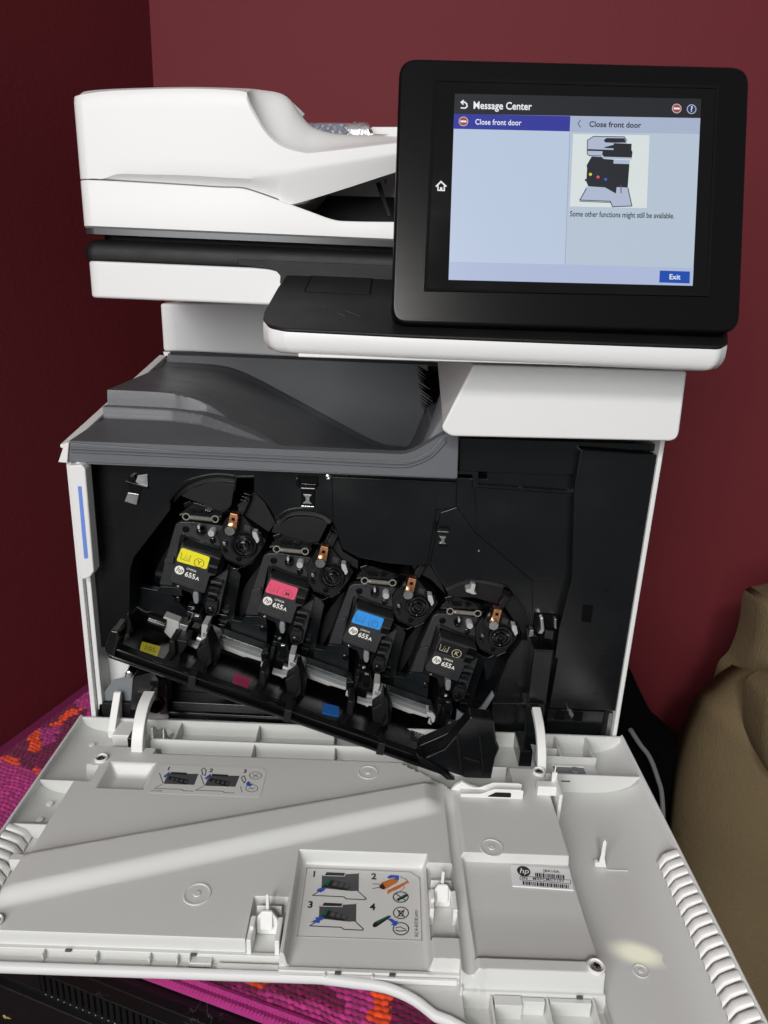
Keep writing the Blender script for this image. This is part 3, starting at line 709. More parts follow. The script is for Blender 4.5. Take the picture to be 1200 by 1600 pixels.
def disc(name, c, r, m, lvl, n=26):
    o = onp(k2([c]), HD+lvl*.00012)[0]; return MB().add([o+r*(math.cos(2*math.pi*k/n)*SX_+math.sin(2*math.pi*k/n)*SY_) for k in range(n)], [tuple(range(n))]).out(name, m, cpn, flat=True)
for c, r in (((279, 251), .0034), ((924, 212), .0034)):
    disc('stop_sign', c, r, SC_PINK, 4); disc('stop_sign', c, r*.84, SC_RED, 5)
    scr('stop_bar', [(580+(c[0]+a)*.51667, 60+(c[1]+b_)*.51667) for a, b_ in ((-9, -3), (9, -2.4), (9, 2.6), (-9, 2.2))], SC_W, 6)
disc('help_badge', (969, 214), .0034, SC_LAV, 4); disc('help_badge', (969, 214), .0028, emis('screen_navy', (30, 44, 92)), 5); stext('?', (969, 214), .0052, SC_W, 6, align='CENTER', bold=.01)
def stroke(name, px, wd, m, lvl, conv=k2):
    P = onp(conv(px), HD+lvl*.00012); mb = MB()
    for a, b_ in zip(P[:-1], P[1:]):
        t = b_-a; L = np.linalg.norm(t); t = t/L; q = np.cross(PN, t)*wd/2; e_ = t*wd*.35
        mb.add([a-q-e_, b_-q+e_, b_+q+e_, a+q-e_], [(0, 1, 2, 3)])
    return mb.out(name, m, cpn, flat=True)
stroke('chevron', [(633, 247), (625, 258), (633, 269)], .00055, SC_GREY, 4)
stroke('back_arrow', [(272, 210), (284, 211), (290, 206), (289, 198), (283, 193), (273, 193)], .0009, SC_W, 4); stroke('back_arrow', [(279, 188), (272, 193), (278, 199)], .0009, SC_W, 5)
# home mark on the glass
HOME = emis('home_glow', (228, 228, 228))
stroke('home_mark', [(197, 447), (211, 433), (226, 447)], .0011, HOME, 2); stroke('home_mark', [(202, 446), (202, 459), (221, 460), (221, 447)], .0009, HOME, 2); scr('home_mark', k2([(208, 450), (215, 450), (215, 459), (208, 459)]), HOME, 3)
# pictogram of the machine with its door open
def pic(px, m, lvl): return plate(k3(px), HD+lvl*.00012, .0001).out('picture_shape', m, cpn, flat=True)
pic([(197, 205), (248, 172), (498, 176), (518, 215), (515, 285), (316, 330), (205, 326), (196, 300)], SC_LAV, 4)
pic([(330, 205), (352, 186), (500, 188), (514, 222), (420, 224), (345, 222)], SC_INK, 5)
pic([(330, 262), (415, 240), (415, 270), (350, 268)], SC_INK, 5)
pic([(198, 276), (410, 283), (410, 295), (200, 290)], SC_INK, 5)
pic([(412, 228), (558, 233), (556, 280), (565, 300), (560, 345), (330, 338), (318, 320), (322, 290), (410, 286)], SC_INK, 6)
pic([(318, 338), (558, 347), (560, 360), (325, 354)], SC_LAV, 7)
pic([(412, 362), (545, 366), (540, 396), (410, 392)], SC_LAV, 6)
pic([(232, 336), (318, 340), (330, 356), (412, 362), (410, 394), (540, 398), (526, 590), (436, 586), (430, 638), (340, 588), (205, 580), (188, 540), (195, 430), (190, 410)], SC_INK, 5)
pic([(188, 582), (340, 588), (430, 638), (436, 588), (526, 592), (562, 738), (400, 748), (384, 702), (135, 692)], SC_LAV, 4)
stroke('picture_line', [(188, 600), (135, 692), (384, 702), (402, 746), (560, 740), (528, 594)], .0007, SC_GREY, 8, k3)
stroke('picture_line', [(137, 702), (384, 712)], .0005, SC_GREY, 8, k3)
stroke('picture_line', [(197, 205), (248, 172), (498, 176), (518, 205)], .0006, SC_GREY, 8, k3); stroke('picture_line', [(197, 205), (196, 316), (212, 330), (312, 332)], .0006, SC_GREY, 8, k3)
stroke('picture_line', [(470, 570), (472, 632)], .0007, SC_GREY, 8, k3); stroke('picture_line', [(182, 528), (200, 530)], .0014, SC_INK, 8, k3)
for q, c in (((222, 482), (206, 206, 70)), ((284, 504), (214, 84, 100)), ((346, 523), (60, 92, 190))):
    disc('picture_dot', ((880+q[0]/5.217-580)/.51667, (180+q[1]/5.217-60)/.51667), .0011, emis('screen_dot', c), 9, 12)

# ================================================================== INSIDE OF THE FRONT
def c1(pts): return [(200+x/5, 720+y/5) for x, y in pts]
def c3(pts): return [(500+x/5.714, 860+y/5.714) for x, y in pts]
def c4(pts): return [(630+x/4.571, 890+y/4.571) for x, y in pts]
frm = MB().box(.005, W_-.005, .082, .10, -.03, .222).out('inner_frame', BLKD, pr)
FA = .016
arcs = [(266, 797), (266, 782), (284, 762), (312, 750), (340, 746), (367, 749)]
arc2 = [(396, 768), (413, 784), (424, 800), (431, 816)]; arc3 = [(431, 816), (445, 804), (462, 799), (490, 800), (508, 806), (519, 815)]
arcK = [(685, 904), (696, 920), (720, 909), (750, 906), (790, 915), (815, 934), (831, 962), (834, 1000)]
fac_px = [(106, 716), (520, 738), (760, 748), (760, 700), (906, 700), (900, 1000), (880, 1120), (742, 1124), (772, 1080), (793, 1030), (816, 999)] + arcK[::-1] + [(672, 882), (650, 885), (600, 880), (560, 872), (535, 858)] + smooth_path(arc3, 4)[::-1] + smooth_path(arc2, 4)[::-1][1:] + [(396, 746), (368, 745)] + smooth_path(arcs[1:], 4)[::-1] + [(266, 797), (209, 872), (203, 893), (203, 960), (206, 1012), (150, 1012), (140, 1000)]
frontprism('front_cover', fac_px, FA, .060, BLK, frm, bevel=.0014)
# raised lips along the arcs; charcoal lips have their sheen painted in
def strip(name, pts, w0, y0, y1, m, par, side=1):
    P = [np.array(p) for p in fy(smooth_path(pts, 5), y0)]; Q_ = []
    for i, p in enumerate(P):
        t = P[min(i+1, len(P)-1)]-P[max(i-1, 0)]; t /= np.linalg.norm(t); Q_.append(p+side*w0*np.array([-t[1], t[0]]))
    return MB().prism([tuple(p) for p in P]+[tuple(q) for q in Q_[::-1]], 1, y0, y1).out(name, m, par, bevel=.0004)
strip('arc_lip', arcs[1:], -.0042, FA+.012, .05, CHAR, frm); strip('arc_lip', arc3, -.0040, FA+.010, .05, CHAR, frm)
strip('arc_lip', [(262, 785), (282, 758), (312, 746.5), (340, 742.5), (368, 745)], .0012, FA-.0012, FA+.001, BLK, frm)
strip('arc_lip', [(430, 812), (445, 801), (462, 796), (490, 797), (519, 811)], .0012, FA-.0012, FA+.001, BLK, frm)
strip('arc_lip', arcK[1:], -.0035, FA+.010, .05, CHAR, frm)
for px in ([(280, 771), (290, 764), (333, 752), (367, 757), (362, 790), (350, 802), (284, 776)], [(397, 768), (414, 785), (431, 817), (420, 832), (376, 802), (370, 790)], [(428, 820), (459, 807), (490, 807), (514, 816), (496, 852), (424, 832)],
           [(520, 820), (536, 862), (560, 876), (560, 890), (540, 880), (505, 850)], [(640, 880), (672, 882), (690, 910), (697, 930), (672, 905), (650, 895)], [(700, 918), (728, 910), (757, 907), (775, 911), (806, 929), (828, 957), (830, 990), (816, 990), (788, 948), (740, 934), (699, 934)]):
    frontprism('arc_panel', px, .029, .034, BLKS, frm, bevel=.0008)
MB().prism(fy([(206, 940), (560, 1075), (765, 1118), (772, 1150), (560, 1110), (200, 985)], .046), 1, .046, .05).out('rear_bulkhead', BLKD, frm)
frontprism('slot_rim', [(367, 744), (397, 744), (397, 747), (370, 747), (367, 768), (364, 768)], FA-.001, FA+.003, BLK, frm, bevel=.0003)
frontprism('raised_panel', [(518, 744), (714, 753), (713, 792), (682, 797), (668, 882), (650, 885), (600, 880), (560, 872), (535, 858), (520, 816)], FA-.003, FA-.0002, BLK, frm, bevel=.0012)
frontprism('right_plate', [(688, 801), (714, 792), (742, 832), (832, 908), (833, 985), (826, 955), (790, 913), (750, 904), (720, 907), (697, 917), (672, 880)], FA-.0018, FA-.0002, BLK, frm, bevel=.0008)
# recessed right-hand area, its edges, and the big side cover
frontprism('recess_floor', [(752, 762), (898, 772), (892, 905), (836, 905), (745, 830), (742, 764)], FA-.0012, FA+.004, BLK, frm, bevel=.0006)
frontprism('recess_edge', [(742, 757), (900, 768), (900, 772), (742, 761)], FA-.004, FA, BLK, frm, bevel=.0005)
frontprism('top_cover', [(717, 684), (1028, 694), (1028, 706), (906, 698), (897, 742), (717, 736)], FA-.004, .05, BLK, frm, bevel=.0008)
frontprism('recess_edge', [(714, 736), (748, 737), (748, 764), (738, 764), (738, 742), (714, 741)], FA-.003, FA+.002, BLK, frm, bevel=.0006)
frontprism('recess_rib', [(815, 757), (818, 757), (818, 768), (815, 768)], FA-.006, FA, BLK, frm, bevel=.0003)
sc_ = frontprism('side_cover', [(907, 702), (1029, 711), (964, 1112), (857, 1107), (871, 1030), (866, 1029), (873, 985), (893, 905), (897, 760), (900, 742)], .004, .016, BLK, frm, bevel=.0016)
for q in ((948, 922), (932, 1085), (1003, 817)):
    P = hit(*q, 1, .004); MB().lathe([(.0024, 0), (.0022, .0004), (.0012, .0004), (.0010, .0001), (.0001, .0001)], P, (0, -1, 0), 14).out('boss', BLKG, sc_)
frontprism('square_hole', [(911, 945), (929, 947), (926, 974), (908, 972)], .0036, .006, BLKD, sc_, bevel=0)
frontprism('hole_rim', [(927, 946), (930, 947), (926, 975), (908, 973), (908, 971), (924, 972.5)], .0030, .006, BLK, sc_, bevel=.0002)
frontprism('base_cover', [(857, 1108), (945, 1112), (936, 1156), (850, 1150)], .010, .03, BLK, frm, bevel=.0006)
for q in ((869, 1110), (897, 1112)):
    frontprism('foot_hole', [q, (q[0]+14, q[1]+1), (q[0]+12, q[1]+15), (q[0]-2, q[1]+14)], .0094, .011, BLKD, frm, bevel=0)
frontprism('latch_blade', [(888, 1108), (892, 1109), (897, 1118), (893, 1122), (889, 1116)], -.001, .01, STEEL, frm, bevel=.0003)
frontprism('guide_post', [(835, 1016), (865, 1018), (853, 1100), (824, 1097)], -.004, .016, BLK, frm, bevel=.0012)
frontprism('guide_lip', [(834, 1014), (865, 1016), (865, 1019), (834, 1017)], -.0055, .01, BLKG, frm, bevel=.0003)
frontprism('latch_pocket', [(836, 960), (873, 962), (868, 1014), (831, 1012)], .0135, .02, BLKD, frm, bevel=.0005)
for pxs, m, yy in (([(844, 967), (849, 965), (851, 985), (847, 991), (840, 990), (845, 983)], STEEL, .006), ([(866, 968), (870, 967), (870, 984), (866, 982)], ALU, .008), ([(828, 985), (834, 984), (834, 994), (826, 996)], ALU, .006), ([(822, 980), (842, 996), (838, 1010), (824, 1000)], BLKG, .007), ([(852, 984), (866, 986), (864, 1000), (850, 998)], BLK, .006)):
    frontprism('latch', pxs, yy, .014, m, frm, bevel=.0006)
frontprism('hinge_cover', [(821, 1098), (851, 1100), (848, 1166), (819, 1162)], -.008, .01, BLK, frm, bevel=.001)
frontprism('lower_right_wall', [(816, 1000), (836, 1014), (824, 1100), (775, 1098), (770, 1085), (795, 1035)], .018, .026, BLKS, frm, bevel=.0008)
frontprism('lower_right_step', [(770, 1098), (850, 1100), (848, 1150), (760, 1146)], .006, .02, BLK, frm, bevel=.001)
frontprism('edge_line', [(816, 998), (818, 1000), (796, 1032), (776, 1082), (774, 1081), (793, 1031)], .0145, .0175, BLKG, frm, bevel=.0003)
# screw bosses on the cover
for q, r in (((167, 836), .0085), ((826, 817), .0022), ((748, 860), .0062), ((172, 745), .0012)):
    P = hit(*q, 1, FA); MB().lathe([(r, 0), (r*.97, .0005), (r*.86, .0005), (r*.84, .0001), (r*.22, .0001), (r*.2, .0006), (.0001, .0007)], P, (0, -1, 0), 24).out('boss', BLK, frm)
P = hit(748, 860, 1, FA-.002); MB().lathe([(.0013, 0), (.0009, .0012), (.0001, .0014)], P, (0, -1, 0), 12).out('screw', STEEL, frm)
# latches at the top edge of the cover
def latch(pxo, sc, kind):
    ox, oy = pxo
    def q(pts): return [(ox+a*sc, oy+b_*sc) for a, b_ in pts]
    if kind == 0:
        frontprism('latch_window', q([(0, 4), (34, 0), (36, 22), (24, 24), (20, 50), (-2, 48), (4, 28)]), FA-.0006, FA+.004, BLKD, frm, bevel=0)
        frontprism('latch_plate', q([(18, 3), (34, 1), (35, 22), (22, 18), (14, 14)]), FA-.002, FA, ALU, frm, bevel=.0004)
        frontprism('latch_plate', q([(-2, 12), (34, 22), (33, 26), (-3, 15)]), FA-.004, FA, BLKG, frm, bevel=.0004)
        frontprism('latch_plate', q([(2, 31), (20, 34), (16, 52), (-4, 46)]), FA-.002, FA, STEEL, frm, bevel=.0004)
        frontprism('latch_knob', q([(4, 4), (12, 3), (13, 11), (5, 12)]), FA-.005, FA, BLKG, frm, bevel=.0008)
    else:
        frontprism('latch_frame', q([(-4, -4), (28, -2), (30, 12), (24, 16), (23, 46), (2, 45), (2, 16), (-4, 14)]), FA-.0016, FA+.004, BLKD, frm, bevel=.0006)
        frontprism('latch_bar', q([(2, 8), (26, 10), (26, 13), (2, 11)]), FA-.006, FA, BLKG, frm, bevel=.0006)
        frontprism('latch_bar', q([(2, 15), (24, 16), (24, 18), (2, 17)]), FA-.005, FA, ALU, frm, bevel=.0004)
        frontprism('latch_spool', q([(5, 25), (20, 26), (16, 31), (16, 37), (21, 41), (4, 40), (9, 36), (9, 31)]), FA-.004, FA, ALU, frm, bevel=.0006)
        frontprism('latch_bar', q([(2, 43), (23, 44), (23, 47), (2, 46)]), FA-.004, FA, STEEL if kind == 1 else BLKG, frm, bevel=.0004)
        frontprism('latch_ear', q([(-6, 0), (-1, 0), (-1, 12), (-6, 11)]), FA-.004, FA, BLKG, frm, bevel=.0008)
latch((198, 740), .95, 0); latch((468, 747), 1.0, 1); latch((682, 818), .8, 2)
P = hit(513, 745, 1, FA); MB().lathe([(.0026, 0), (.0024, .0012), (.0012, .0016), (.0001, .0012)], P, (0, -1, 0), 16).out('screw', STEEL, frm)
# lower left: white inner wall, grey film, black clamp, lower tray front
frontprism('white_liner', [(146, 1022), (204, 1036), (186, 1082), (160, 1100), (152, 1100)], .030, .034, WHITE, frm, bevel=.0008)
frontprism('lower_front', [(250, 1040), (660, 1180), (740, 1160), (640, 1200), (250, 1140)], .060, .070, BLK, frm, bevel=0)
for y0, y1, yy, m in ((1096, 1112, .040, BLK), (1112, 1120, .030, BLKG), (1122, 1132, .022, BLK)):
    frontprism('lower_step', [(262, y0), (640, y0+18), (640, y1+18), (262, y1)], yy, .06, m, frm, bevel=.0012)
frontprism('grey_film', [(148, 1100), (177, 1063), (212, 1055), (214, 1062), (205, 1098), (203, 1122), (150, 1122)], .012, .014, SEMI, frm, bevel=.0004)
frontprism('film_lip', [(154, 1099), (206, 1099), (203, 1124), (152, 1122)], .006, .0115, BLKS, frm, bevel=.001)
frontprism('hinge_post', [(207, 1058), (240, 1050), (248, 1062), (246, 1095), (232, 1100), (222, 1110), (203, 1110)], .0, .03, BLK, frm, bevel=.001)
frontprism('steel_post', [(240, 1050), (259, 1056), (262, 1116), (250, 1116), (247, 1070)], .032, .05, ALU, frm, bevel=.0004)
frontprism('clamp_rib', [(232, 1078), (236, 1078), (236, 1092), (231, 1092)], -.004, .002, BLKG, frm, bevel=.0005)
frontprism('clamp_rib', [(214, 1080), (230, 1082), (229, 1086), (213, 1084)], -.003, .002, BLKG, frm, bevel=.0005)
P = hit(202, 1052, 1, .01); MB().lathe([(.0036, 0), (.0034, .002), (.002, .0026), (.0001, .0022)], P, (0, -1, 0), 16).out('screw', STEEL, frm)
rg = MB(); o = hit(243, 1098, 1, .02); rg.lathe([(.0095, 0), (.0095, .004), (.0075, .004), (.0075, 0)], o, (0, -1, 0), 24); rg.out('roller_ring', BLKG, frm)

# ================================================================== TONER CARTRIDGES
YL = .020                                              # plane of the printed cartridge labels
TA = rad(17.6); EX = np.array([math.cos(TA), 0, -math.sin(TA)]); EY = np.array([math.sin(TA)*1.04, 0, math.cos(TA)]); EN = np.array([0, -1., 0])
PITCH = np.array([.0816, 0, -.0280])
org = hit(*c3([(262, 690)])[0], 1, YL)
def cart_root(i, label):
    p = org+PITCH*(i-2)
    return empty('toner_cartridge', tuple(map(float, p)), label, 'toner cartridge', 'toner cartridges in the tilted drawer')
CT = cart_root(2, 'toner cartridge with the blue sticker, second from the right in the drawer')
def cp(name, pts, y0, y1, m, bevel=.0006, r=0, par=None, seg=2):
    P = fy(c3(pts), y0); P = rpoly(P, r, 4) if r else P
    return MB().prism(P, 1, y0, y1).out(name, m, par or CT, bevel=bevel, seg=seg)
hsg = cp('end_housing', [(258, 325), (420, 296), (690, 335), (722, 440), (655, 600), (612, 790), (540, 1010), (500, 1120), (400, 1090), (330, 900), (205, 850), (70, 838), (140, 640)], .040, .078, BLKS, .0012)
cp('cover_plate', [(262, 322), (302, 300), (420, 300), (690, 338), (715, 420), (690, 470), (640, 520), (470, 470), (330, 402), (300, 420), (262, 560), (205, 780), (196, 842), (78, 832), (150, 615)], .033, .041, CHAR, .0010, r=.0012)
cp('cover_step', [(155, 612), (235, 600), (222, 655), (140, 650)], .030, .034, CHAR, .0008, r=.001)
cp('cover_plate', [(74, 840), (198, 844), (260, 872), (262, 930), (30, 905)], .038, .045, PETROL, .0008)
cp('well_rim', [(300, 420), (330, 400), (470, 462), (644, 512), (636, 536), (470, 486), (334, 430), (318, 510), (290, 510)], .031, .034, BLK, .0006, r=.001)
cp('well_back', [(318, 430), (640, 525), (650, 640), (300, 560)], .052, .055, BLKD, 0)
cp('locating_bar', [(345, 470), (560, 535), (556, 560), (340, 498)], .045, .050, CHAR, .0006)
blk = cp('label_block', [(318, 512), (575, 592), (662, 622), (602, 765), (556, 770), (530, 830), (497, 920), (206, 818), (199, 790), (262, 670)], YL+.0002, .046, CHAR, .0008, r=[.002, .001, .001, .001, .001, .001, .002, .002, .001, .001])
cp('block_facet', [(580, 606), (654, 630), (634, 690), (556, 668)], YL-.0006, .03, BLKG, .0005, par=blk)
cp('block_facet', [(552, 690), (624, 706), (600, 756), (536, 738)], YL+.0000, .03, BLKD, .0005, par=blk)
cp('block_rib', [(554, 676), (632, 697), (628, 706), (552, 686)], YL-.0010, .03, CHAR, .0004, par=blk)
for k in range(3):
    P = fy(c3([(275-9*k, 748+22*k), (430-9*k, 800+22*k), (429-9*k, 805+22*k), (274-9*k, 753+22*k)]), YL)
cp('grip_column', [(560, 775), (690, 700), (640, 860), (575, 1075), (505, 1110), (470, 1050), (500, 940)], .034, .06, CHAR, .001, r=.001)
for k in range(4):
    x0, y0 = 545-14*k, 800+48*k
    cp('grip_tooth', [(x0, y0), (x0+100-10*k, y0+22), (x0+92-10*k, y0+44), (x0+30, y0+30), (x0-6, y0+34)], .026, .036, BLKS if k % 2 else CHAR, .0007)
cp('grip_base', [(490, 960), (590, 975), (570, 1060), (540, 1095), (470, 1080), (466, 1010)], .030, .05, BLKS, .001, r=.002)
for j, yv in enumerate((975, 986, 997)):
    cp('moulded_mark', [(490, yv), (572, yv+20), (571, yv+23), (489, yv+3)], .0297, .031, CHAR, 0)
def holec(name, x, y, r, m, yy, h=.0006, par=None):
    P = hit(*c3([(x, y)])[0], 1, yy); return MB().lathe([(r, 0), (r, h), (r*.78, h+.0003), (r*.7, 0.0002), (.00005, .0001)], P, (0, -1, 0), 20).out(name, m, par or CT)
holec('pin_hole', 350, 362, .0031, BLKD, .0326); holec('boss', 578, 456, .0027, BLKG, .0322, .0012); holec('boss', 225, 952, .0030, BLKG, .036, .0012); holec('boss', 515, 1050, .0034, BLKG, .0296, .0010); holec('pin_hole', 808, 620, .0025, BLKD, .0246)
# gear end
gh = cp('gear_housing', [(640, 430), (700, 330), (745, 268), (800, 232), (880, 262), (930, 330), (1040, 440), (1058, 470), (1000, 560), (930, 640), (850, 684), (770, 655), (690, 625), (655, 560)], .0255, .06, BLKS, .0012, r=.0018)
cp('housing_edge', [(700, 620), (845, 682), (930, 640), (936, 650), (850, 694), (695, 630)], .0245, .028, BLKG, .0004)
cp('housing_edge', [(730, 690), (780, 700), (830, 672), (826, 686), (780, 712), (726, 700)], .030, .04, BLK, .0005)
g0 = hit(*c3([(868, 497)])[0], 1, .0252)
gr = MB().lathe([(r*.86, h) for r, h in [(.0138, 0), (.0138, .004), (.0130, .0048), (.0116, .0048), (.0112, .0022), (.0098, .0020), (.0095, .0044), (.0082, .0046), (.0078, .002), (.0058, .002), (.0054, .0052), (.0040, .0055), (.0036, .002), (.0016, .002), (.0014, .0046), (.0001, .005)]], g0, (0, -1, 0), 40).out('drive_coupling', BLK, CT, angle=40)
for k in range(3):
    a = k*2*math.pi/3+.5; P = g0+np.array([math.cos(a)*.0074, -.0042, math.sin(a)*.0074])
    MB().lathe([(.0012, 0), (.0012, .002), (.0006, .0024)], P, (0, -1, 0), 10).out('coupling_dog', BLKG, gr)
for a0 in (1.9, -1.3):
    mb = MB(); n = 14; pts_o = [(g0[0]+.0110*math.cos(a0+k*.05), g0[2]+.0110*math.sin(a0+k*.05)) for k in range(n)]; pts_i = [(g0[0]+.0105*math.cos(a0+k*.05), g0[2]+.0105*math.sin(a0+k*.05)) for k in range(n)]
    mb.prism(pts_o+pts_i[::-1], 1, g0[1]-.0052, g0[1]-.0046).out('coupling_ridge', BLKG, gr)
cp('white_pawl', [(962, 398), (1000, 404), (1010, 440), (1018, 470), (996, 500), (984, 470), (965, 440)], .017, .026, NATURAL, .0008, r=.0008)
cp('pawl_seat', [(940, 380), (1030, 400), (1034, 500), (1000, 520), (960, 450)], .023, .03, BLKG, .0006)
cp('glint_chip', [(690, 478), (716, 484), (720, 510), (700, 516), (688, 500)], .020, .028, ALU, .0008, r=.0008); cp('glint_chip', [(672, 530), (700, 540), (716, 570), (690, 575)], .021, .028, BLKG, .0008, r=.0008)  # metal and gloss chips added to imitate small glints
# copper contact with its silver pin
cc = cp('copper_contact', [(792, 250), (862, 264), (838, 372), (818, 422), (752, 388), (768, 330)], .013, .024, COPPER, .0006, r=.0006)
cp('contact_slot', [(806, 282), (834, 288), (828, 312), (800, 306)], .0127, .016, BLKD, .0002, par=cc)
cp('contact_cap', [(800, 246), (862, 260), (858, 276), (796, 262)], .0115, .02, COPPER, .0005, par=cc)
P = hit(*c3([(786, 382)])[0], 1, .013); MB().lathe([(.0047, 0), (.0047, .0035), (.0043, .0041), (.0018, .0041), (.0016, .0037), (.0001, .0037)], P, (0, -1, 0), 24).out('contact_pin', STEEL, CT)
cp('contact_seat', [(735, 300), (770, 268), (760, 400), (800, 440), (760, 440), (712, 400), (705, 350)], .017, .03, BLK, .0008, r=.001)
cp('contact_post', [(846, 190), (920, 90), (964, 110), (900, 230), (880, 262), (840, 240)], .022, .04, BLKS, .0012, r=.0012)
for k in range(3): cp('post_ring', [(876+18*k, 120-26*k), (938+18*k, 136-26*k), (934+18*k, 148-26*k), (870+18*k, 132-26*k)], .019, .03, BLKG, .0008)
cp('rear_lug', [(880, 330), (940, 350), (930, 400), (870, 380)], .024, .03, CHAR, .0008, r=.0008)
# coil spring with ring ends
a = hit(*c3([(432, 274)])[0], 1, .018); b_ = hit(*c3([(618, 292)])[0], 1, .018); t = (b_-a); L = np.linalg.norm(t); t /= L
q1 = np.cross(t, [0, 1., 0]); q2 = np.cross(t, q1); NT = 17
pth = [a+t*L*s/(NT*12)+.0017*(math.cos(2*math.pi*s/12)*q1+math.sin(2*math.pi*s/12)*q2) for s in range(NT*12+1)]
SPR = mat('spring_wire', (.42, .40, .35), .35, .5)
sp_ = MB().tube(pth, .00046, 6).out('coil_spring', SPR, CT)
for c_, r_ in (((398, 270), .0030), ((648, 290), .0030)):
    P = hit(*c3([c_])[0], 1, .0175)
    MB().tube([P+r_*(math.cos(k*.3142)*t+math.sin(k*.3142)*q1) for k in range(20)], .00062, 6, closed=True).out('spring_eye', SPR, sp_)
    MB().lathe([(.0014, 0), (.0014, .006), (.0009, .0066)], P+np.array([0, .004, 0]), (0, -1, 0), 12).out('spring_peg', BLKG, sp_)
# pegs
P = hit(*c3([(590, 366)])[0], 1, .034); pg_ = MB().lathe([(.0034, 0), (.0034, .010), (.0028, .0112), (.0011, .0112), (.0010, .0105), (.0001, .0105)], P, (0, -1, 0), 12).out('white_peg', NATURAL, CT)
P = hit(*c3([(488, 360)])[0], 1, .034); MB().lathe([(.0042, 0), (.0042, .004), (.0036, .0075), (.0022, .0096), (.0001, .0102)], P, (0, -1, 0), 24).out('lock_knob', BLKG, CT)
cp('knob_mark', [(478, 345), (492, 335), (500, 352), (496, 376), (480, 372)], .0215, .026, NATURAL, .0005, r=.0006)
# latch plate and wires above
cp('top_bracket', [(312, 262), (330, 226), (430, 138), (480, 148), (690, 214), (690, 250), (640, 262), (430, 250), (380, 240)], .030, .05, BLK, .001, r=.001)
cp('bracket_slot', [(420, 190), (500, 205), (520, 230), (430, 225)], .0285, .032, BLKD, .0005); cp('bracket_tab', [(540, 205), (600, 218), (580, 240), (545, 236)], .026, .03, BLKG, .0006); cp('bracket_tab', [(352, 150), (420, 128), (440, 150), (370, 190)], .027, .034, BLKG, .0008)
MB().tube(smooth_path([hit(*c3([q])[0], 1, .021) for q in ((676, 250), (710, 218), (760, 215), (790, 240))], 5), .0006, 5).out('contact_wire', BLKG, CT)
MB().tube(smooth_path([hit(*c3([q])[0], 1, .021) for q in ((335, 250), (365, 240), (385, 262))], 5), .0006, 5).out('contact_wire', STEEL, CT)
cp('fork', [(660, 262), (700, 268), (712, 280), (690, 284), (704, 300), (664, 300), (655, 280)], .019, .026, BLKG, .0005)
# shutter tab, lever and lower clutter
cp('shutter_tab', [(392, 900), (440, 906), (438, 975), (425, 1008), (394, 1000), (386, 950)], .022, .035, SEMI, .0012, r=.002)
cp('label_glint', [(244, 846), (268, 846), (270, 858), (250, 864)], .026, .034, STEEL, .0006, r=.0006)  # steel chip puts a glint into shape and colour
lv = cp('lever', [(330, 1060), (450, 1095), (470, 1180), (440, 1330), (380, 1340), (300, 1300), (300, 1180)], .020, .06, BLK, .0012, r=.0015)
cp('lever_rib', [(318, 1120), (356, 1128), (312, 1290), (280, 1280)], .014, .03, BLKS, .0008, par=lv); cp('lever_rib', [(372, 1200), (440, 1220), (436, 1236), (368, 1216)], .015, .03, BLKG, .0006, par=lv)
cp('lever_clip', [(345, 1020), (400, 1030), (420, 1062), (380, 1080), (340, 1060)], .018, .03, BLKG, .001, r=.001, par=lv); cp('lever_clip', [(375, 1052), (400, 1040), (412, 1048), (384, 1064)], .016, .02, STEEL, .0004, par=lv)
cp('lever_clip', [(398, 1105), (436, 1108), (436, 1116), (400, 1114)], .0185, .022, STEEL, .0003, par=lv)
cp('side_wall', [(655, 640), (740, 690), (770, 740), (700, 1000), (660, 1260), (540, 1180), (600, 860)], .046, .075, BLK, .001)
for k in range(4): cp('side_rib', [(560-4*k, 1030+42*k), (640-8*k, 1044+42*k), (634-8*k, 1054+42*k), (556-4*k, 1040+42*k)], .040, .05, BLKG if k % 2 else BLKS, .0006)
P0 = hit(*c3([(448, 1310)])[0], 1, .016); MB().cyl(P0-np.array([.004, 0, -.002]), .0042, .010, (1, 0, -.33), 14).out('lever_roller', ALU, CT)

names = [('yellow', 'CF452A', 'Y', YEL, INKY), ('red', 'CF453A', 'M', MAG, INKM), ('blue', 'CF451A', 'C', CYA, INKC), ('black', 'CF450A', 'K', None, INKT)]
labels = ['toner cartridge with the yellow sticker, leftmost in the drawer', 'toner cartridge with the pinkish red sticker, between yellow and blue ones', None, 'toner cartridge with the all black label and tan icons, rightmost in the drawer']
def copy_children(src, dst):
    for ch in [o for o in bpy.data.objects if o.parent == src]:
        c = ch.copy(); COL.objects.link(c); c.parent = dst; copy_children(ch, c)
roots = [CT if i == 2 else cart_root(i, labels[i]) for i in range(4)]
for i, r_ in enumerate(roots):
    if i != 2: copy_children(CT, r_)
def lc(x, y, i, h=0.): return hit(*c3([(x, y)])[0], 1, YL)+PITCH*(i-2)+EN*h
def on_label(name, pts, i, h, t, m, par, r=0):
    P = [lc(a, b_, i) for a, b_ in pts]; Q_ = [(p[0], p[2]) for p in P]; Q_ = rpoly(Q_, r, 4) if r else Q_
    return MB().prism(Q_, 1, YL-h-t, YL-h).out(name, m, par, flat=True)
def lstroke(name, pts, wd, i, h, m, par):
    P = [lc(a, b_, i, h) for a, b_ in pts]; mb = MB()
    for a, b_ in zip(P[:-1], P[1:]):
        t_ = b_-a; t_ = t_/np.linalg.norm(t_); q = np.cross(EN, t_)*wd/2; mb.add([a-q-t_*wd*.3, b_-q+t_*wd*.3, b_+q+t_*wd*.3, a+q-t_*wd*.3], [(0, 1, 2, 3)])
    return mb.out(name, m, par, flat=True)
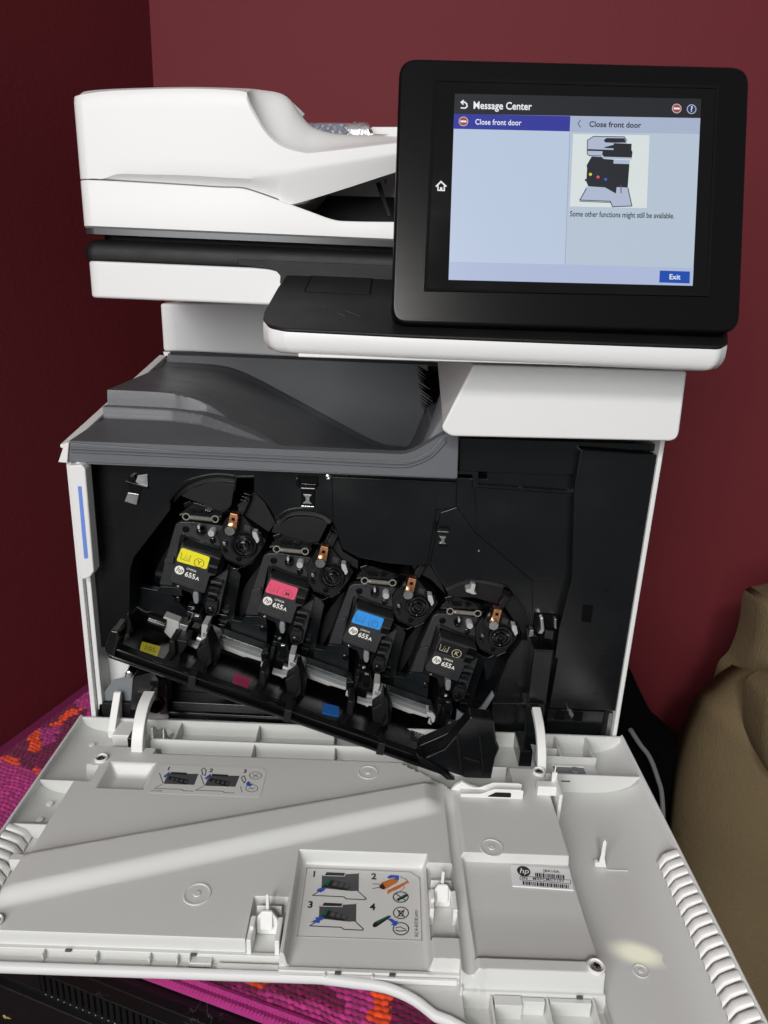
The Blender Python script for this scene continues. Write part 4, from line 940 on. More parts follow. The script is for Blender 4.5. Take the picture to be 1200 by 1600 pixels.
for i, (cn, code, let, sm, ink) in enumerate(names):
    r_ = roots[i]
    stk = on_label('colour_sticker', [(333, 526), (574, 606), (534, 710), (276, 638)], i, .0004, .0004, sm or BLKS, r_, .0022)
    if sm is None:
        ob = [lc(a, b_, i, .0010) for a, b_ in ((333, 526), (574, 606), (534, 710), (276, 638))]; MB().tube(ob, .00022, 5, closed=True).out('sticker_edge', MATS['grey_ink'], stk)
    h = .0010
    lstroke('toner_icon', [(322, 570), (330, 572), (318, 620), (388, 642), (404, 594), (412, 597)], .00042, i, h, ink, stk)
    for a, b_ in ((366, 592), (356, 606), (374, 611), (346, 618), (364, 623), (382, 628)):
        P = lc(a, b_, i, h); MB().add([P+.00042*(math.cos(k*.785)*EX+math.sin(k*.785)*EY) for k in range(8)], [tuple(range(8))]).out('toner_dot', ink, stk, flat=True)
    o = lc(474, 655, i, h); n = 28; mb = MB(); v = []
    for rr in (.0045, .0040): v += [o+rr*(math.cos(2*math.pi*k/n)*EX*1.05+math.sin(2*math.pi*k/n)*EY) for k in range(n)]
    mb.add(v, [(k, (k+1) % n, n+(k+1) % n, n+k) for k in range(n)]); mb.out('letter_ring', ink, stk, flat=True)
    text('sticker_letter', let, .0062, o-EX*.0, EX, EY, ink, stk, align='CENTER', bold=.006, thick=.00003)
    # round logo, code and number
    o = lc(298, 716, i, .0006); mb = MB(); mb.add([o+.0044*(math.cos(2*math.pi*k/n)*EX+math.sin(2*math.pi*k/n)*EY) for k in range(n)], [tuple(range(n))]); lgd = mb.out('logo', INKW, r_, flat=True)
    text('logo_letters', 'hp', .0064, o+EN*.0001+EY*.0002, EX, EY, CHAR, lgd, align='CENTER', shear=.3, thick=.00003, bold=.006)
    text('printed_code', code, .0029, lc(360, 702, i, .0006), EX, EY, INKW, r_, bold=.004, thick=.00003)
    text('printed_number', '655', .0069, lc(342, 748, i, .0006), EX, EY, INKW, r_, bold=.022, thick=.00003, sx=.98)
    text('printed_number', 'A', .0050, lc(432, 785, i, .0006), EX, EY, INKW, r_, bold=.022, thick=.00003)
    for k in range(3): lstroke('grip_line', [(272-10*k, 752+24*k), (300+120-10*k, 800+24*k)], .0004, i, .0005, MATS['grey_ink'], r_)

# ================================================================== CARTRIDGE DRAWER
dw = MB().prism(fy([(166, 985), (300, 1030), (560, 1110), (760, 1150), (790, 1032), (834, 985), (700, 880), (540, 840), (260, 780), (205, 880)], .074), 1, .0745, .081).out('cartridge_drawer', BLKD, pr)
RA = hit(175, 1012, 1, -.05); RB = hit(696, 1196, 1, -.05); RD = RB-RA; RL = np.linalg.norm(RD); RD /= RL
def rail_bar(name, off_z, y0, y1, hz, m, s0=0., s1=1., bevel=.0008):
    a = RA+RD*RL*s0; b_ = RA+RD*RL*s1
    return MB().prism([(a[0], a[2]+off_z), (b_[0], b_[2]+off_z), (b_[0], b_[2]+off_z-hz), (a[0], a[2]+off_z-hz)], 1, y0, y1).out(name, m, dw, bevel=bevel)
rail_bar('rail', .0005, -.050, -.040, .0030, BLK, .0, 1.); rail_bar('rail_groove', -.0024, -.0455, -.040, .006, BLKD, 0, 1.0, 0); rail_bar('rail', -.0070, -.0515, -.038, .0036, BLK, -.01, 1.03)
for oz, yy, r in ((-.0002, -.0500, .0013), (-.0080, -.0512, .0016)):
    a = RA+RD*RL*.0; b_ = RA+RD*RL*.99; MB().tube([(a[0], yy, a[2]+oz), (b_[0], yy, b_[2]+oz)], r, 10).out('rail_bead', BLKG, dw)
for s in (.232, .515, .80):
    a = RA+RD*RL*s
    MB().prism([(a[0]-.003, a[2]+.0022), (a[0]+.004, a[2]+.0012), (a[0]+.002, a[2]-.0115), (a[0]-.005, a[2]-.0105)], 1, -.053, -.038).out('rail_clip', BLKS, dw, bevel=.001)
frontprism('rail_end', [(163, 1016), (172, 985), (185, 987), (184, 1003), (178, 1026), (168, 1023)], -.054, -.03, BLK, dw, bevel=.0016)
# floor of the drawer: a sheet climbing from the rail to the foot of the cartridges
s_lo = [RA+np.array([-.002, .006, .000]), RB+np.array([.006, .006, .0])]
s_hi = [hit(212, 982, 1, .012), None]
SN = np.cross(s_lo[1]-s_lo[0], s_hi[0]-s_lo[0]); SN /= np.linalg.norm(SN)
if SN @ (CP-s_lo[0]) < 0: SN = -SN
s_hi[1] = hitp(752, 1140, s_lo[0], SN)
MB().prism3([s_lo[0], s_lo[1], s_hi[1], s_hi[0]], -SN*.002).out('drawer_floor', BLK, dw)
DU = (s_lo[1]-s_lo[0]); DU /= np.linalg.norm(DU); DV = np.cross(SN, DU)
def ond(px, h=0.): return [hitp(a, b_, s_lo[0]+SN*h, SN) for a, b_ in px]
for px, m, ik in (([(222, 1002), (251, 1010), (246, 1025), (218, 1018)], YELD, INKY), ([(367, 1051), (392, 1060), (387, 1077), (363, 1067)], MAGD, INKM), ([(505, 1098), (530, 1104), (529, 1120), (504, 1114)], CYAD, None), ([(643, 1138), (668, 1146), (666, 1162), (642, 1154)], BLKS, INKW)):
    P = ond(px, .0006); ex = P[1]-P[0]; ex /= np.linalg.norm(ex); ey = np.cross(SN, ex); Q_ = rpoly([((p-P[0]) @ ex, (p-P[0]) @ ey) for p in P], .0012, 3)
    st_ = MB().prism3([P[0]+ex*a+ey*b_ for a, b_ in Q_], -SN*.0005).out('position_mark', m, dw, flat=True)
    if ik:
        cx = sum(P)/4+SN*.0003
        for dv_, kind in ((.0034, 0), (-.0034, 1)):
            o = cx+ey*dv_; mb = MB()
            if kind == 0:
                for a, b_, c_, d_ in ((-.004, .002, -.0034, -.002), (-.004, -.0014, .004, -.002), (.0034, .002, .004, -.002), (-.0008, .0012, .0008, -.0002)): mb.add([o+ex*a+ey*b_, o+ex*c_+ey*b_, o+ex*c_+ey*d_, o+ex*a+ey*d_], [(0, 1, 2, 3)])
            else:
                for dx in (-.0026, .0026):
                    v = [o+ex*(dx+rr*math.cos(k*.3927))+ey*rr*math.sin(k*.3927) for rr in (.0025, .0019) for k in range(16)]; mb.add(v, [(k, (k+1) % 16, 16+(k+1) % 16, 16+k) for k in range(16)])
            mb.out('mark_icon', ik, st_, flat=True)
# silver rails, white slides and black dividers between the cartridges
def c1p(*p): return c1(p)
def c2(pts): return [(370+x/5.714, 820+y/5.714) for x, y in pts]
for i, base in enumerate((None, 'm', 'c', 'k')):
    off = PITCH*(i-2)
    def dp(name, pts, y0, y1, m, bevel=.0006, conv=c3, o=off, r=0):
        P = fy(conv(pts), y0); P = [(x+o[0], z+o[2]) for x, z in P]; P = rpoly(P, r, 3) if r else P
        return MB().prism(P, 1, y0, y1).out(name, m, dw, bevel=bevel)
    if i > 0:
        dp('bearing_sheet', [(-60, 870), (262, 930), (254, 1146), (-60, 1036)], .040, .05, PETROL, .001)
        dp('steel_rail', [(-170, 1000), (280, 1158), (272, 1184), (-170, 1030)], .024, .038, ALU, .0006)
        dp('rail_edge', [(-170, 996), (284, 1156), (283, 1163), (-170, 1003)], .0225, .0245, STEEL, .0003)
        dp('nylon_slide', [(-170, 1078), (100, 1180), (238, 1226), (229, 1252), (100, 1212), (70, 1212), (-170, 1120)], .016, .030, NATURAL, .0010)
        dp('slide_lip', [(-170, 1040), (262, 1192), (256, 1206), (-170, 1056)], .021, .03, SEMI, .0006)
        dp('slide_clip', [(232, 1180), (296, 1170), (300, 1195), (268, 1215), (252, 1300), (226, 1300), (234, 1240)], .009, .02, BLK, .001, r=.001)
        dp('clip_hook', [(236, 1254), (250, 1258), (248, 1292), (262, 1302), (258, 1312), (226, 1296)], .007, .012, NATURAL, .0006)
    if i < 3:
        dp('nylon_bracket', [(486, 1186), (540, 1194), (516, 1256), (604, 1300), (616, 1322), (598, 1366), (540, 1364), (524, 1376), (478, 1360), (466, 1330)], .006, .024, NATURAL, .0012, r=.001)
        dp('bracket_face', [(490, 1262), (600, 1310), (596, 1330), (486, 1290)], .0045, .008, SEMI, .0006)
        dp('bracket_foot', [(330, 1340), (420, 1368), (478, 1372), (470, 1392), (440, 1384), (420, 1400), (400, 1384), (330, 1362)], .004, .012, NATURAL, .0008, r=.0008)
        dp('divider', [(566, 1278), (596, 1330), (640, 1440), (628, 1560), (560, 1575), (470, 1540), (460, 1420), (540, 1370)], -.012, .006, BLKS, .0014)
        dp('divider_fin', [(588, 1300), (604, 1330), (612, 1540), (560, 1590), (556, 1560), (588, 1500)], -.022, .0, BLKS, .0014)
        dp('divider_post', [(250, 1340), (300, 1352), (300, 1470), (280, 1560), (230, 1540), (232, 1470)], -.018, .006, BLKS, .0016)
    dp('partition', [(60, 560), (180, 400), (250, 330), (150, 620), (30, 850), (-40, 900), (-20, 700)], .062, .074, BLKS if i else BLK, .001)
# first position: the curved steel spring and roller left of the yellow cartridge
frontprism('bearing_sheet', [(212, 916), (262, 925), (300, 962), (292, 985), (215, 958)], .042, .05, PETROL, dw, bevel=.0008)
MB().tube([tuple(q) for q in smooth_path([hit(a, b_, 1, .016) for a, b_ in c1([(70, 1142), (140, 1180), (190, 1178), (270, 1205), (300, 1250), (440, 1290)])], 6)], .0007, 6).out('spring_wire', STEEL, dw)
frontprism('roller_cover', c1([(275, 1215), (400, 1262), (390, 1400), (355, 1418), (260, 1320)]), .010, .022, NATURAL, dw, bevel=.0012)
frontprism('roller_cover', c1([(400, 1270), (470, 1290), (430, 1400), (380, 1410)]), .006, .02, ALU, dw, bevel=.0008)
MB().cyl(hit(*c1([(170, 1235)])[0], 1, .014), .0085, .016, (1, 0, -.33), 18).out('roller', BLKG, dw)
frontprism('divider', c1([(0, 1190), (30, 1300), (40, 1340), (0, 1370), (-70, 1330), (-60, 1260)]), -.006, .02, BLK, dw, bevel=.001)
frontprism('divider', c1([(375, 1395), (470, 1410), (450, 1470), (400, 1540), (340, 1520), (345, 1460)]), -.012, .01, BLKS, dw, bevel=.0014)
# right-hand end block reaching down into the door, with the grey guide vane
frontprism('end_block', [(650, 1190), (694, 1170), (735, 1120), (772, 1125), (776, 1160), (781, 1170), (774, 1186), (768, 1218), (755, 1226), (744, 1229), (722, 1214)], -.052, -.036, BLK, dw, bevel=.002)
frontprism('end_wall', [(655, 1165), (690, 1150), (735, 1128), (770, 1132), (777, 1166), (768, 1212), (720, 1208), (660, 1190)], -.035, -.022, BLK, dw, bevel=.001)
frontprism('end_rib', [(713, 1150), (717, 1150), (724, 1212), (721, 1214)], -.0545, -.05, BLKS, dw, bevel=.0008); frontprism('end_rib', [(748, 1150), (751, 1150), (758, 1212), (755, 1214)], -.0545, -.05, BLKS, dw, bevel=.0008)
frontprism('end_rib', [(724, 1182), (750, 1190), (750, 1193), (724, 1186)], -.054, -.05, BLKS, dw, bevel=.0006)
frontprism('end_wedge', [(650, 1178), (694, 1205), (722, 1228), (714, 1233), (690, 1212), (655, 1192)], -.056, -.045, BLK, dw, bevel=.001)
frontprism('guide_vane', c4([(640, 872), (652, 905), (570, 1035), (515, 1086), (470, 1070), (500, 1040), (560, 990)]), .010, .014, SEMI, dw, bevel=.0006)
frontprism('guide_vane', c4([(385, 1008), (470, 1062), (468, 1082), (440, 1120), (375, 1085)]), .014, .018, SEMI, dw, bevel=.0006)
frontprism('vane_foot', c4([(340, 1092), (390, 1100), (410, 1120), (385, 1150), (360, 1130)]), .010, .016, ALU, dw, bevel=.0006)
frontprism('curved_guide', c4([(560, 620), (720, 600), (735, 640), (690, 760), (620, 880), (600, 860), (580, 720)]), .046, .056, PETROL, dw, bevel=.0012)
frontprism('guide_glint', c4([(690, 600), (718, 600), (706, 690), (690, 740), (682, 740), (690, 660)]), .043, .05, SEMI, dw, bevel=.001)  # paler strip paints a glint onto the curved guide
frontprism('nylon_end', c4([(170, 1020), (215, 1030), (232, 1050), (225, 1090), (205, 1100), (196, 1060), (165, 1045)]), .006, .02, NATURAL, dw, bevel=.001)
frontprism('upper_pawl', c4([(488, 98), (520, 108), (508, 160), (528, 178), (500, 180), (446, 160), (452, 142), (480, 140)]), .018, .03, NATURAL, dw, bevel=.0008)
for k in range(3): frontprism('stack_ring', c4([(722, 150+14*k), (780, 158+14*k), (790, 166+14*k), (724, 160+14*k)]), .016, .03, BLKG, dw, bevel=.0008)

# ================================================================== FRONT DOOR, lowered flat: a moulded panel with pockets, ridges and wings
XL, XR = -.0092, .5138
_fe = fz([(500, 1538), (550, 1541.5), (580, 1545), (605, 1550), (630, 1560), (650, 1571), (666, 1584), (676, 1593)], -.0165)
_fx = np.array([p[0] for p in _fe]+[.325, .34, .352]); _fyv = np.array([p[1] for p in _fe]+[_fe[-1][1]-.0035, _fe[-1][1]-.012, -.3075]); _fyv[0] = -.2555
def yfront(x): return np.interp(x, np.concatenate([[-1], _fx, [1]]), np.concatenate([[-.2555], _fyv, [-.3075]]))
def dense(a, b_, base, marks, w=.0016, fine=.0003):
    xs_ = set(np.round(np.arange(a, b_+1e-9, base), 6))
    for m_ in marks: xs_ |= set(np.round(np.arange(max(a, m_-w), min(b_, m_+w)+1e-9, fine), 6))
    out = sorted(xs_); res = [out[0]]
    for q in out[1:]:
        if q-res[-1] > fine*.6: res.append(q)
    return np.array(res)
xm = [.0205, .034, .0422, .083, .1935, .2165, .2205, .316, .3345, .343, .348, .4255, .427, .4262]
ym = [-.0025, -.0300, -.0325, -.0535, -.0673, -.1014, -.0915, -.1615, -.2498, -.2405, -.244, -.2465, -.2515, -.160, -.2475, -.2576, -.0700, -.045, -.2060, -.2266, -.1700, -.2000]
dx_ = dense(XL, XR, .0017, xm); dy_ = dense(-.256, 0, .0017, ym)
dy_ = np.unique(np.round(np.concatenate([dy_[dy_ > -.2440], np.arange(-.256, -.2439, .00014)]), 6))
GX, GY = np.meshgrid(dx_, dy_)
FY_ = yfront(GX); GY = np.where(GY < -.2440, -.2440+(FY_+.2440)*np.clip((-.2440-GY)/.0120, 0, 1), GY)
def rect(x0, x1, y0, y1, w=.0012):
    return step(-w, w, GX-x0)*(1-step(-w, w, GX-x1))*step(-w, w, GY-y0)*(1-step(-w, w, GY-y1))
Zd = np.zeros_like(GX)
liner_l, liner_r, liner_t = .0205, .4255, -.0535
# main plate with the raised diagonal plateau
fA, fB = (-.171-GX*0), None
l1 = -.171+(GX-.0218)*.3163                     # back edge of the plateau
l2 = -.2234+(GX-.0246)*.351                     # foot of its front slope
pl_h = .0075*(1-step(-.013, -.001, GY-l1))*step(-.0005, .0135, GY-l2)*(1-step(.316, .334, GX))*step(.0, .03, GX-.0)
# plateau height fades into the right-hand groove
body = pl_h.copy()
# pocket at the upper left, with sloped sides
def pocket(x0, x1, y0, y1, d, sl_):
    a = np.minimum(np.minimum(GX-x0, x1-GX), np.minimum(GY-y0, y1-GY)); return -d*step(-.0004, sl_, a)
body += pocket(.0422, .083, -.1016, -.0668, .0105, .0085)
# label pocket, open to the front
a = np.minimum(np.minimum(GX-.2195, .3165-GX)*1.0, (-.1612-GY)*1.0); lp = step(-.0005, .0035, a)*step(-.2535, -.2525, GY)
body = body*(1-lp)+(-.0112)*lp
# groove between main plate and right-hand plate
body += -.004*step(.3335, .3375, GX)*(1-step(.3405, .345, GX))*(1-step(-.115, -.085, GY))
# right plate: upper deck, lower well and front ledge
rp = step(.3415, .3460, GX)
wl = rp*(1-step(-.1612, -.1592, GY))*step(-.2488, -.2470, GY)
body = body*(1-rp) + rp*.0015
body = body*(1-wl) + wl*(-.0058+.003*(1-step(-.25, -.205, GY)))
# clip recesses
for x0, x1, y0, y1 in ((.1935, .2165, -.256, -.2060), (.3160, .3345, -.2330, -.1700)):
    r_ = rect(x0, x1, y0, y1, .0006); body = body*(1-r_)+(-.0125)*r_
# front edge of the liner
fe = np.where(GX < .2165, -.2405, np.where(GX < .3335, -.2498, -.2576))
# upper edge of liner with notches
te = np.where(GX < .077, -.0455, np.where(GX < .30, -.0535, np.where(GX < .345, -.0535-(GX-.30)*.75, np.where(GX < .395, -.087, -.055))))
inl = step(-.0006, .0006, GX-np.where(GY > -.0935, .0340-(.012)*step(-.0735, -.0715, GY), .0205))*(1-step(-.0006, .0006, GX-liner_r))*step(-.0006, .0006, GY-fe)*(1-step(-.0006, .0006, GY-te))
# surroundings: wings, hinge channel, front gutter
t = np.clip((GX-XL)/.030, 0, 1); wing_l = -.015*np.sqrt(1-(1-t)**2)
u = np.clip((XR-GX)/.042, 0, 1); wing_r = -.020*np.sqrt(1-(1-u)**2)
wing = np.where(GX < .2, wing_l, wing_r)
chan = np.full_like(GX, -.0150)
hz = step(.0205, .0220, GX)*(1-step(.4255, .427, GX))
around = wing*(1-hz)+chan*hz
around = np.where(GX > .4255, np.minimum(around, -.0005), around)
# back wall and second rib of the hinge channel
bwl = step(-.0040, -.0030, GY); around = around*(1-bwl)+np.maximum(around, -.0005)*bwl
rb2 = step(-.0330, -.0322, GY)*(1-step(-.0302, -.0294, GY))*step(.064, .066, GX)*(1-step(.312, .314, GX)); around = around*(1-rb2)+(-.001)*rb2
# shell step in front of the liner, then the gutter
g0_ = (1-step(-.0006, .0006, GY-fe))
shelf = np.where(GX < .335, -.0100, -.0135); gut = np.where(GX < .335, -.0158, -.026)
st_w = .0036
front = np.where(GY > fe-st_w, shelf, gut)
front = shelf*step(-.0005, .0005, GY-(fe-st_w))+gut*(1-step(-.0005, .0005, GY-(fe-st_w)))
inx = step(.0195, .0205, GX)*(1-step(.4275, .429, GX)) if False else np.ones_like(GX)
around = around*(1-g0_*(GX < .4262))+np.where(GX > .0, front, front)*g0_*(GX < .4262)
Zd = body*inl+around*(1-inl)
# seam beside the liner on the right
Zd -= .004*np.exp(-((GX-.4268)/.0007)**2)*(GY < -.06)*(GY > -.2576)
# warp the front edge forward on the right (step in the door outline)
V = np.stack([GX, GY, Zd], -1).reshape(-1, 3); idx = np.arange(GX.size).reshape(GX.shape)
Q = np.stack([idx[:-1, :-1], idx[:-1, 1:], idx[1:, 1:], idx[1:, :-1]], -1).reshape(-1, 4)
me = np_mesh('front_door', V, Q)
door = finish('front_door', me, DOORW, pr, angle=75)
# outer shell below and rolled rim
skirt = MB()
xs_r = np.linspace(XL, XR, 120)
out_line = [(x, float(yfront(x))) for x in xs_r]
poly = [(XR, -.001), (XL, -.001)] + [(x, y+.024) for x, y in out_line]
skirt.prism(poly, 2, -.034, -.0275); skirt.out('outer_skin', WHITE, door, bevel=.0015)
def sweep(name, path, prof, m, par, angle=40):
    """profile (outward d, z) swept along a plan path; outward is to the right of travel"""
    P = [np.array(p) for p in path]; rows = []
    for i, p in enumerate(P):
        t_ = P[min(i+1, len(P)-1)]-P[max(0, i-1)]; t_ /= np.linalg.norm(t_); nrm = np.array([t_[1], -t_[0]])
        rows.append([(p[0]+nrm[0]*d, p[1]+nrm[1]*d, z) for d, z in prof])
    return MB().grid(rows, wrap=True).out(name, m, par, angle=angle)
lip_prof = [(-.0034, -.020), (-.0034, -.0122), (-.0026, -.0112), (-.0012, -.0110), (.0004, -.0118), (.0011, -.0135), (.0010, -.0165), (-.0002, -.0186), (-.0022, -.0200)]
sweep('front_lip', [(x, y) for x, y in out_line if x < .345], [(d, z) for d, z in lip_prof], WHITE, door)
side_prof = [(-.0016, -.030), (-.0014, .0006), (-.0004, .0014), (.0008, .0008), (.0016, -.002), (.0016, -.030), (.0, -.034)]
sweep('side_lip', [(XL, -.0015-.254*k/30) for k in range(31)], [(-d, z) for d, z in side_prof], WHITE, door)
sweep('side_lip', [(XR, -.0015-.306*k/36) for k in range(37)], side_prof, WHITE, door)
# front plate on the right beyond the liner (it runs out of the picture)
zr = -.026
rr_ = MB()
def dbox(name, x0, x1, y0, y1, z0, z1, m=DOORW, bevel=.0006, par=None): return MB().box(x0, x1, y0, y1, z0, z1).out(name, m, par or door, bevel=bevel)
for k, xv in enumerate((.3530, .3885, .418)): dbox('rib', xv-.0008, xv+.0008, -.3075, -.2615, -.027, -.0145)
dbox('rib_pad', .3545, .372, -.2685, -.2615, -.0270, -.0142); dbox('rib_pad', .372, .387, -.2650, -.2616, -.027, -.0150); dbox('rib_pad', .390, .4165, -.2650, -.2616, -.027, -.0150)
# dividers in the narrow strip at the front
for xv in (.0630, .0975, .132, .150, .158, .247, .2775): dbox('strip_divider', xv-.0006, xv+.0006, -.2485 if xv < .2 else -.2560, -.2442 if xv < .2 else -.2532, -.0155, -.0098, bevel=.0003)
dbox('strip_block', .1585, .1725, -.2490, -.2438, -.0155, -.0118); dbox('strip_bar', .2185, .332, -.2560, -.2534, -.0155, -.0112, WHITE, .0008); dbox('strip_bar', .176, .2165, -.2560, -.2465, -.0175, -.0128, WHITE, .001)
# dark catches along the seam
for xv, yv, zv in ((.0785, -.2442, -.0094), (.160, -.2442, -.0094), (.255, -.2538, -.0094), (.290, -.2538, -.0094), (.409, -.2622, -.0128)):
    dbox('seam_notch', xv-.002, xv+.002, yv-.0012, yv+.0004, zv-.001, zv+.0004, INKG, .0002)
# cross ribs of the hinge channel and wings
for xv in (.088, .163, .236): dbox('rib', xv-.0006, xv+.0006, -.0298, -.0032, -.015, -.0018)
for xv in (.163, .2380): dbox('rib', xv-.0006, xv+.0006, -.0532, -.0324, -.015, -.0022)
for x0, x1 in ((.314, .395),): dbox('rib', x0, x1, -.0505, -.0490, -.015, -.004)
for xv in (.448, .478): dbox('rib', xv-.0007, xv+.0007, -.0345, -.0035, -.019, -.0012)
dbox('rib', .4275, .4495, -.0200, -.0186, -.019, -.004); dbox('rib', .4275, .481, -.0350, -.0336, -.019, -.0015)
# badge recess frame
bf = dbox('badge_plate', .4300, .4795, -.0575, -.0354, -.019, -.0090)
dbox('badge_frame', .4395, .4685, -.0548, -.0528, -.0090, -.0075, CLIPW, .0004, bf); dbox('badge_frame', .4395, .4685, -.0404, -.0388, -.0090, -.0075, CLIPW, .0004, bf)
dbox('badge_frame', .4395, .4412, -.0528, -.0404, -.0090, -.0075, INKG, .0004, bf); dbox('badge_window', .4412, .4680, -.0528, -.0404, -.0089, -.0084, SEMI, .0002, bf)
MB().lathe([(.0045, 0), (.0045, .002), (.003, .003), (.0001, .003)], (.4585, -.0466, -.0086), (0, 0, 1), 18).out('badge_knob', SEMI, bf)
def webface(name, x0, x1, y, prof_z, top, m=DOORW):
    P = [(x0+(x1-x0)*k/12, min(prof_z(k/12), top-.0003-.00002*k)) for k in range(13)]; return MB().prism(P+[(x1, top), (x0, top)], 1, y, y+.0016).out(name, m, door, bevel=.0004)
wl_ = lambda t_: -.015*math.sqrt(max(0, 1-(1-min(1, t_*.98+.02))**2))
for y in (-.003, -.0935, -.1448): webface('wing_web', XL+.001, .0345 if y > -.1 else .0205, y, (lambda t_, s_=(1.45 if y > -.1 else 1.0): wl_(min(1, t_*s_))), -.0008 if y < -.05 else -.0004)
dbox('wing_block', .0205, .034, -.1085, -.0940, -.016, -.0015)
wr_ = lambda t_: -.020*math.sqrt(max(0, 1-(1-min(1, max(0, (1-t_)*.0863/.042)))**2))
for y in (-.0605,): webface('wing_web', .4275, XR-.001, y, wr_, -.0012)
webface('wing_web', .4795, XR-.001, -.0032, lambda t_: -.020*math.sqrt(max(0, 1-(1-min(1, (1-t_)*.0343/.042))**2)), -.0006)
dbox('slot', .4425, .4505, -.0612, -.0606, -.0085, -.0075, INKG, 0)
# grip teeth on both side rims
t0 = None
def tooth(x0, x1, y, side):
    mb = MB(); rows = []
    for k in range(7):
        a = math.pi*k/6; yy = y-.0034*math.cos(a); zz = .0030*math.sin(a)**.45
        hi = -.0008+zz*.5; lo = -.0150+zz
        rows.append([(x0, yy, hi), (x0+(x1-x0)*.35, yy, hi-.003+zz*.4), (x0+(x1-x0)*.75, yy, (hi+lo)/2+zz*.5), (x1, yy, lo)])
    return mb.grid(rows).out('grip_tooth', CLIPW, door, angle=60)
for side in (0, 1):
    base_o = None; ny = 18 if side else 14
    for k in range(ny):
        y = (-.1495-k*.0086) if side else (-.1475-k*.0082)
        if y < (-.305 if side else -.25): break
        if base_o is None:
            base_o = tooth(XR-.0014, .4990, y, side) if side else tooth(XL+.0014, .0085, y, side); y_first = y
        else:
            c = base_o.copy(); COL.objects.link(c); c.parent = door; c.location = Vector(base_o.location)+Vector((0, y-y_first, 0))
for y in (-.172, ): dbox('wing_block', .0075, .0200, y-.006, y+.0, -.016, -.003)
# embossed discs
def emb(x, y, z, r, m=DOORW): return MB().lathe([(r, 0), (r*.97, .0006), (r*.86, .0006), (r*.83, .0001), (r*.28, .0001), (r*.24, .0007), (r*.1, .0008), (.0001, .0004)], (x, y, z), (0, 0, 1), 36).out('embossed_disc', m, door, angle=25)
emb(.2693, -.0691, .0, .0090); emb(.1531, -.2056, .0, .0098); emb(.3666, -.1539, .0016, .0092); emb(.4574, -.2366, -.020, .0052)
emb(.198, -.0455, -.015, .0055)
for x, y, z in ((.006, -.1085, -.0118), (.0062, -.1270, -.0119), (.0095, -.085, -.0128), (.010, -.028, -.0125)): MB().lathe([(.0028, 0), (.0026, .0004), (.0001, .0006)], (x, y, z), (0, 0, 1), 16).out('ejector_mark', CLIPW, door)
# screws in their bosses
for x, y, z in ((.4210, -.0625, .0015), (.4198, -.2535, .0015), (.0265, -.2345, .0), (.0335, -.0645, .0)):
    b_ = MB().lathe([(.0056, 0), (.0056, .0022), (.0048, .0026), (.0042, .0018), (.0040, .0006), (.0001, .0006)], (x, y, z), (0, 0, 1), 28).out('screw_boss', CLIPW, door)
    s_ = MB().lathe([(.0036, .0007), (.0034, .0016), (.0022, .0023), (.0001, .0024)], (x, y, z), (0, 0, 1), 22).out('screw', STEEL, b_)
    cr_ = MB(); cr_.box(x-.0020, x+.0020, y-.0004, y+.0004, z+.0021, z+.0026); cr_.box(x-.0004, x+.0004, y-.0020, y+.0020, z+.0021, z+.00255); cr_.out('screw_cross', BLKD, b_)
# hinge arms: white arcs, and the short strap at the left
def arm(x0, x1, pts, name, m=CLIPW, th=.006):
    P = smooth_path(pts, 6); o_ = []; i_ = []
    for k, p in enumerate(P):
        p = np.array(p); t_ = np.array(P[min(k+1, len(P)-1)])-np.array(P[max(0, k-1)]); t_ /= np.linalg.norm(t_); n_ = np.array([-t_[1], t_[0]])
        o_.append(tuple(p)); i_.append(tuple(p-n_*th))
    return MB().prism(o_+i_[::-1], 0, x0, x1).out(name, m, door, bevel=.0012)
arm(.0555, .0660, [(-.0465, -.0155), (-.0460, -.006), (-.0435, .006), (-.036, .018), (-.024, .026), (-.008, .028)][::-1], 'hinge_arm', th=.0075)
MB().prism([(-.030, -.014), (-.031, .010), (-.026, .010), (-.012, -.006), (-.006, -.008), (-.006, -.014)], 0, .0665, .0690).out('hinge_gusset', CLIPW, door, bevel=.0008)
MB().prism([(-.030, -.0145), (-.030, .008), (-.026, .008), (-.016, -.010), (-.008, -.011), (-.008, -.0145)], 0, .0775, .0790).out('hinge_gusset', DOORW, door, bevel=.0006)
arm(.4210, .4292, [(-.0515, -.0155), (-.0510, -.004), (-.0480, .006), (-.042, .015), (-.030, .024), (-.010, .030)][::-1], 'hinge_arm', th=.0065)
dbox('hinge_slot', .4095, .4215, -.0330, -.001, -.0170, .0020, BLK, .001)
dbox('hinge_slot', .0465, .0530, -.036, -.001, -.014, .002, BLK, .001)
MB().prism([(-.018, -.012), (-.018, -.004), (.004, .024), (.007, .024), (.004, -.002), (-.006, -.012)], 0, .0215, .0285).out('strap', CLIPW, door, bevel=.0008)
dbox('strap_base', .0285, .0465, -.026, -.004, -.0145, -.0025, CLIPW, .001)
